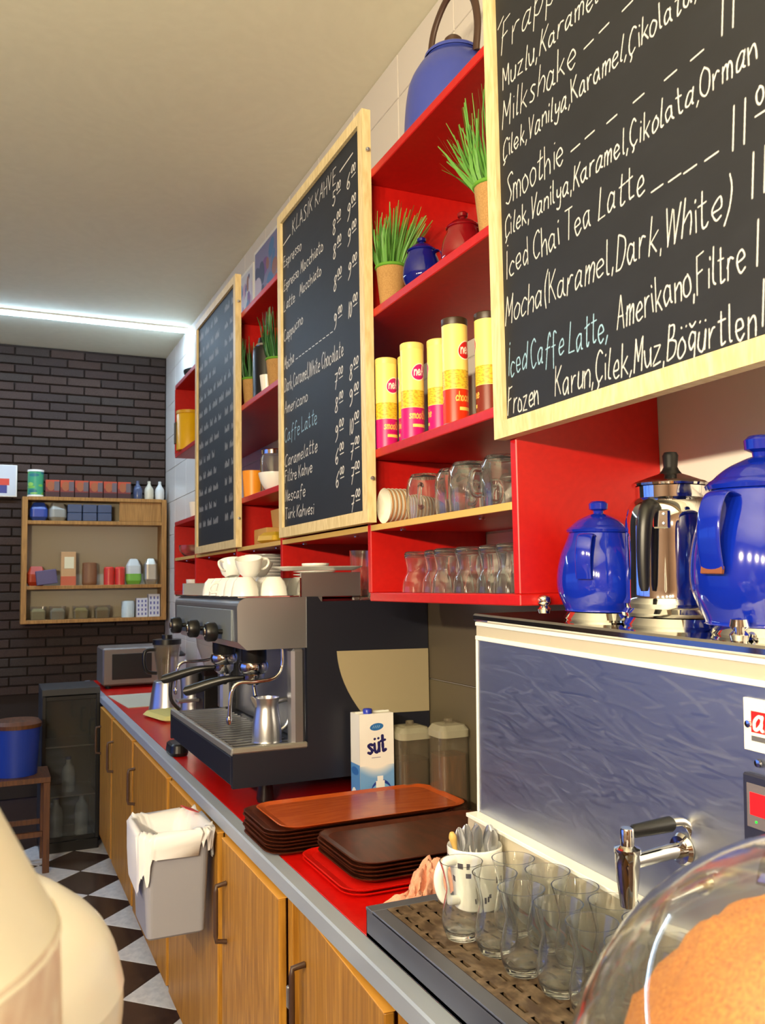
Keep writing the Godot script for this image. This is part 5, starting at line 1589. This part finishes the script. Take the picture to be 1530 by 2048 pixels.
# ------------------------------------------------------------------ far end of the worktop
func build_far_counter() -> void:
	var y := COUNTER_Y + 0.0005
	solo("paper_sheet", bx(0.27, 0.004, 0.62, 0.001), mat(col(186, 184, 166), 0.8), "pale paper sheet lying on the far end of the red worktop", "paper", Vector3(0.83, y + 0.002, -5.42), Vector3(0, 0.06, 0))
	solo("yellow_cloth", shell(0.2, 0.34, 0.05, [[0.03, 0], [0.0, 0.012], [0.02, 0.03], [0.06, 0.036]]), mat(col(206, 198, 120), 0.9), "folded yellow cloth beside the espresso machine", "cloth", Vector3(0.86, y, -4.62), Vector3(0, 0.2, 0))
	var t := thing("toaster_oven", "grey box oven with dark dial at the far end of the worktop", "oven", Vector3(0.95, COUNTER_Y, -6.3))
	obj("body", span(-0.26, 0.26, 0.02, 0.27, -0.18, 0.18, 0.01), mat(col(120, 114, 112), 0.4, 0.4), t)
	obj("door_glass", span(-0.2, 0.06, 0.06, 0.23, 0.18, 0.186, 0.003), M.black, t)
	obj("dial", lathe([V(0, 0), V(0.03, 0), V(0.026, 0.02), V(0, 0.022)], 18), M.black, t, Vector3(0.16, 0.17, 0.18), Vector3(PI / 2, 0, 0))
	for e in [[-0.22, -0.14], [0.22, -0.14], [-0.22, 0.14], [0.22, 0.14]]:
		obj("foot", lathe([V(0, 0), V(0.016, 0), V(0.016, 0.022), V(0, 0.022)], 12), M.rubber, t, Vector3(e[0], 0, e[1]))
	# coffee grinder
	var g := thing("coffee_grinder", "black coffee grinder with smoky hopper beyond the espresso machine", "grinder", Vector3(0.95, COUNTER_Y, -4.05))
	obj("body", shell(0.17, 0.2, 0.03, [[0.0, 0.0], [0.0, 0.05], [0.02, 0.08], [0.02, 0.27], [0.01, 0.3]]), M.black, g)
	obj("hopper", lathe([V(0.04, 0.3), V(0.075, 0.4), V(0.085, 0.5), V(0.0, 0.51)], 28), M.smoke, g)
	obj("hopper_lid", lathe([V(0, 0.508), V(0.088, 0.508), V(0.088, 0.525), V(0, 0.53)], 28), M.black, g)
	obj("dosing_fork", span(-0.17, -0.07, 0.15, 0.165, -0.03, 0.03, 0.004), M.steel, g)
	obj("chute", lathe([V(0, 0.2), V(0.04, 0.2), V(0.045, 0.28), V(0, 0.28)], 20), M.steel, g, Vector3(-0.11, 0, 0))
	# blender
	var b := thing("blender", "blender with clear jug and steel base near the grinder", "blender", Vector3(0.9, COUNTER_Y, -4.95))
	obj("base", lathe(spline([V(0, 0), V(0.09, 0), V(0.092, 0.03), V(0.075, 0.14), V(0.06, 0.16), V(0, 0.162)], 4), 28), M.steel, b)
	obj("jug", lathe([V(0, 0.162), V(0.05, 0.165), V(0.075, 0.36), V(0.072, 0.36), V(0.047, 0.172), V(0, 0.17)], 28), M.smoke, b)
	obj("lid", lathe([V(0, 0.358), V(0.078, 0.358), V(0.078, 0.385), V(0.03, 0.39), V(0.03, 0.41), V(0, 0.412)], 28), M.black, b)
	obj("jug_handle", tube(spline([Vector3(-0.06, 0.33, 0), Vector3(-0.12, 0.32, 0), Vector3(-0.115, 0.22, 0), Vector3(-0.055, 0.2, 0)], 4), 0.01, 8), M.black, b)
	# pitcher with black lid
	for e in [[0.93, -4.42, "steel pitcher with black lid beside the coffee grinder"], [0.88, -5.5, "steel pitcher with black lid standing at the paper sheet"]]:
		var p := thing("steel_pitcher", e[2], "pitcher", Vector3(e[0], COUNTER_Y + 0.001, e[1]))
		if e[1] < -5:
			p.position = Vector3(1.08, COUNTER_Y + 0.001, -5.6)
		obj("body", lathe(spline([V(0, 0), V(0.06, 0), V(0.062, 0.01), V(0.055, 0.18), V(0.05, 0.24)], 4), 28), M.steel, p)
		obj("lid", lathe([V(0.0, 0.238), V(0.053, 0.238), V(0.055, 0.25), V(0.03, 0.27), V(0, 0.272)], 24), M.black, p)
		obj("handle", tube(spline([Vector3(-0.05, 0.22, 0), Vector3(-0.1, 0.22, 0), Vector3(-0.105, 0.12, 0), Vector3(-0.058, 0.06, 0)], 4), 0.009, 8), M.black, p)
	# black phone-like pad on the edge
	var k := thing("knock_box", "black oval knock box on the front edge of the worktop", "knock box", Vector3(0.70, COUNTER_Y + 0.002, -3.02))
	k.position = Vector3(0.70, COUNTER_Y + 0.003, -3.62)
	obj("body", shell(0.075, 0.15, 0.036, [[0.004, 0.0], [0.0, 0.012], [0.004, 0.04], [0.012, 0.046]]), M.black, k)

# ------------------------------------------------------------------ aisle
func build_aisle() -> void:
	# waste bin hung on the cabinet front, with its bag
	var t := thing("waste_bin", "grey plastic waste bin with a white bag hanging on the cabinets", "bin", Vector3(0.505, 0.595, -2.72))
	obj("bin_body", shell(0.195, 0.25, 0.03, [[0.02, 0.0], [0.014, 0.006], [0.0, 0.28], [-0.004, 0.285], [0.004, 0.285], [0.02, 0.02]], true, true), M.bin, t)
	obj("hanging_hook", span(0.09, 0.118, 0.23, 0.28, -0.05, 0.05, 0.003), M.steel, t)
	var st := begin()
	var f := noise(99, 1.0)
	var n := 72
	var rings := []
	var prof := [[-0.028, 0.20], [-0.02, 0.30], [-0.006, 0.335], [0.008, 0.34], [0.016, 0.325], [0.014, 0.28], [0.012, 0.235]]
	for i in prof.size():
		var ring := []
		for k in n:
			var a := TAU * k / n
			var rr: Array = round_rect(0.195 + 2 * prof[i][0], 0.25 + 2 * prof[i][0], 0.05, 17)
			var p: Vector2 = rr[k % rr.size()]
			var w := f.get_noise_2d(cos(a) * 3.0, sin(a) * 3.0 + i * 0.7) + 0.6 * f.get_noise_2d(cos(a) * 9.0, sin(a) * 9.0 + i)
			var yy: float = prof[i][1] + 0.014 * w
			if i >= 5:
				yy += 0.03 * f.get_noise_2d(cos(a) * 2.0 + 5, sin(a) * 2.0) * (i - 4) + 0.05 * sin(a * 1.5) * (i - 4) * 0.5
			ring.append(Vector3(p.x * (1 + 0.05 * w), yy, p.y * (1 + 0.05 * w)))
		rings.append(ring)
	st.set_smooth_group(0)
	for i in prof.size() - 1:
		for k in n:
			var k2 := (k + 1) % n
			for p in [rings[i][k], rings[i + 1][k2], rings[i][k2], rings[i][k], rings[i + 1][k], rings[i + 1][k2]]:
				st.add_vertex(p)
	st.index()
	st.generate_normals()
	var bg := thing("bin_bag", "white plastic bag with a red print lining the grey bin", "bag", Vector3(0.505, 0.555, -2.72))
	obj("bag_film", st.commit(), M.bag, bg)
	obj("red_print", shell(0.05, 0.05, 0.01, [[0.0, 0], [0.0, 0.0015]]), mat(col(216, 70, 66), 0.6), bg, Vector3(0.075, 0.348, -0.075), Vector3(0.1, 0.3, -0.4))
	# glass fronted fridge at the end of the aisle
	var r := thing("display_fridge", "dark glass fronted fridge at the end of the cabinet row", "fridge", Vector3(0.465, 0, -5.95))
	obj("cabinet", shell(0.34, 0.4, 0.01, [[0.0, 0.0], [0.0, 0.06]]), M.black, r)
	obj("back", span(-0.17, 0.17, 0.06, 0.94, -0.2, -0.18), mat(col(40, 42, 44), 0.5), r)
	for s in [-1, 1]:
		obj("side", span(s * 0.17, s * 0.15, 0.06, 0.94, -0.18, 0.19), mat(col(44, 46, 50), 0.5), r)
	obj("top", span(-0.17, 0.17, 0.94, 0.98, -0.2, 0.2), mat(col(44, 46, 50), 0.5), r)
	for y in [0.32, 0.62]:
		obj("wire_shelf", span(-0.15, 0.15, y, y + 0.008, -0.18, 0.17, 0.001), M.steel, r)
	var d := obj("door", span(-0.168, 0.168, 0.065, 0.935, 0.19, 0.198, 0.002), pane_mat(col(60, 66, 70), 0.4, 0.06), r)
	for e in [[-0.168, -0.146, 0.065, 0.935], [0.146, 0.168, 0.065, 0.935], [-0.146, 0.146, 0.065, 0.09], [-0.146, 0.146, 0.91, 0.935]]:
		obj("door_frame", span(e[0], e[1], e[2], e[3], 0.187, 0.204), M.black, d)
	for e in [[-0.07, 0.0605, 0.075, 0.23, "blue white bottle in the fridge, lower shelf"], [0.08, 0.0605, 0.06, 0.25, "tall white and blue carton in the fridge"], [0.0, 0.329, 0.05, 0.2, "pale bottle on the upper fridge shelf"]]:
		var c := thing("fridge_bottle", e[4], "bottle", Vector3(0.465 + e[0], e[1], -5.9))
		obj("body", lathe(spline([V(0, 0), V(0.036, 0), V(0.038, 0.02), V(0.038, e[3] * 0.66), V(0.016, e[3] * 0.85), V(0.016, e[3])], 3), 18), mat(col(186, 200, 214), 0.35), c)
		obj("label_band", lathe([V(0.0386, e[3] * 0.2), V(0.0386, e[3] * 0.5)], 18), mat(col(60, 76, 150), 0.4), c)
		obj("cap", lathe([V(0.018, e[3] - 0.004), V(0.018, e[3] + 0.012), V(0, e[3] + 0.013)], 14), mat(col(60, 90, 170), 0.4), c)
	# blue tub with wooden lid on a dark stool
	var s2 := thing("stool", "dark wooden stool under the blue tub", "stool", Vector3(0.16, 0, -5.55))
	obj("seat", span(-0.17, 0.17, 0.50, 0.53, -0.17, 0.17), M.dark_oak, s2)
	for e in [[-1, -1], [-1, 1], [1, -1], [1, 1]]:
		obj("leg", span(e[0] * 0.15 - 0.018, e[0] * 0.15 + 0.018, 0, 0.5, e[1] * 0.15 - 0.018, e[1] * 0.15 + 0.018), M.dark_oak, s2)
	for e in [-1, 1]:
		obj("stretcher", span(-0.13, 0.13, 0.2, 0.23, e * 0.15 - 0.01, e * 0.15 + 0.01), M.dark_oak, s2)
	var tub := thing("blue_tub", "blue plastic tub with a brown lid standing on the stool", "tub", Vector3(0.15, 0.531, -5.55))
	obj("body", lathe([V(0, 0), V(0.115, 0), V(0.13, 0.27), V(0.125, 0.27), V(0.11, 0.006), V(0, 0.006)], 32), mat(col(24, 56, 160), 0.4), tub)
	obj("lid", lathe([V(0, 0.268), V(0.136, 0.268), V(0.138, 0.29), V(0.12, 0.31), V(0, 0.312)], 32), M.dark_oak, tub)

# ------------------------------------------------------------------ on the bar in front of the camera
func build_foreground() -> void:
	var t := thing("bar_counter", "dark wooden bar counter in the foreground below the frame", "counter", Vector3(-0.3, 0, -0.32))
	obj("bar_top", span(-1.3, 0.99, 1.04, 1.08, -0.5, 0.3, 0.004), M.dark_oak, t)
	obj("bar_front", span(-1.28, 0.97, 0, 1.04, -0.45, -0.42), M.oak, t)
	# cake under a clear cover
	var c := Vector3(0.474, 1.0805, -0.366)
	var st := thing("cake_stand", "low glass stand under the orange cake", "cake stand", c)
	obj("stand", lathe([V(0, 0), V(0.08, 0), V(0.075, 0.01), V(0.02, 0.03), V(0.02, 0.13), V(0.06, 0.15), V(0.185, 0.158), V(0.188, 0.166), V(0, 0.166)], 48), M.white, st)
	var f := noise(55, 1.0)
	var im := Image.create(256, 256, true, Image.FORMAT_RGB8)
	for y in 256:
		for x in 256:
			var v := f.get_noise_2d(x * 0.16, y * 0.16) + 0.7 * f.get_noise_2d(x * 0.5 + 90, y * 0.5)
			var cc := col(226, 128, 40).lerp(col(246, 170, 74), clampf(v + 0.5, 0, 1))
			if v < -0.42:
				cc = col(186, 86, 30)
			im.set_pixel(x, y, cc)
	im.generate_mipmaps()
	var cm := tri_mat(ImageTexture.create_from_image(im), 0.9, Vector3(7, 7, 7))
	var cs := begin()
	var rows := 26
	var segs := 64
	var g := []
	for i in rows + 1:
		var a := PI / 2 * i / rows
		var ring := []
		for k in segs:
			var b := TAU * k / segs
			var dir := Vector3(cos(a) * cos(b), sin(a), cos(a) * sin(b))
			var rr := 0.157 * (1.0 + 0.05 * f.get_noise_3dv(dir * 3.0) + 0.03 * f.get_noise_3dv(dir * 14.0))
			ring.append(Vector3(dir.x * rr, dir.y * rr * 1.02, dir.z * rr))
		g.append(ring)
	cs.set_smooth_group(0)
	for i in rows:
		for k in segs:
			var k2 := (k + 1) % segs
			for p in [g[i][k], g[i + 1][k2], g[i][k2], g[i][k], g[i + 1][k], g[i + 1][k2]]:
				cs.add_vertex(p)
	for k in segs:
		for p in [g[0][k], g[0][(k + 1) % segs], Vector3.ZERO]:
			cs.add_vertex(p)
	cs.index()
	cs.generate_normals()
	solo("crumb_cake", cs.commit(), cm, "domed orange crumb cake under the clear cover", "cake", c + Vector3(0, 0.167, 0))
	var dome := thing("cake_cover", "clear domed cover over the orange cake", "cake cover", c + Vector3(0, 0.1665, 0))
	var R := 0.183
	var pr := [V(R, 0.0), V(R + 0.003, 0.002), V(R + 0.003, 0.008), V(R, 0.012)]
	for i in 15:
		var a := PI / 2 * i / 14.0
		pr.append(V(R * cos(a), 0.014 + R * sin(a)))
	for i in 15:
		var a := PI / 2 * (14 - i) / 14.0
		pr.append(V((R - 0.004) * cos(a), 0.014 + (R - 0.004) * sin(a)))
	pr.append_array([V(R - 0.004, 0.0), V(R, 0.0)])
	obj("dome", lathe(pr, 64), M.glass, dome)
	obj("cover_knob", lathe(spline([V(0.006, R + 0.012), V(0.008, R + 0.022), V(0.018, R + 0.032), V(0.014, R + 0.044), V(0, R + 0.046)], 4), 24), M.glass, dome)
	# blurred pale things at the left: a bowl and a cone of sweets
	var b := thing("lidded_bowl", "round glossy white lidded bowl in the foreground", "bowl", Vector3(-0.035, 1.0805, -0.675))
	obj("bowl", lathe(spline([V(0, 0), V(0.06, 0.0), V(0.07, 0.02), V(0.108, 0.12), V(0.125, 0.21), V(0.126, 0.245)], 5), 48), M.white, b)
	obj("lid", lathe(spline([V(0.127, 0.243), V(0.118, 0.272), V(0.098, 0.295), V(0.06, 0.318), V(0.0, 0.327)], 5), 48), M.white, b)
	var pk := grain_tex(col(206, 182, 170), col(240, 236, 226), 2.2, 2.2, 51, 128, 0.1)
	var a := thing("sugar_jar", "mottled cream conical jar in front of the white bowl", "jar", Vector3(-0.09, 1.0805, -0.42))
	var jm := tri_mat(pk, 0.3, Vector3(5, 5, 5))
	obj("jar_body", lathe(spline([V(0, 0), V(0.118, 0), V(0.124, 0.01), V(0.125, 0.2), V(0.121, 0.36), V(0.119, 0.375)], 4), 48), jm, a)
	obj("cone_lid", lathe(spline([V(0.121, 0.374), V(0.116, 0.383), V(0.096, 0.422), V(0.05, 0.51), V(0.02, 0.56), V(0, 0.565)], 4), 48), mat(col(224, 222, 210), 0.3), a)
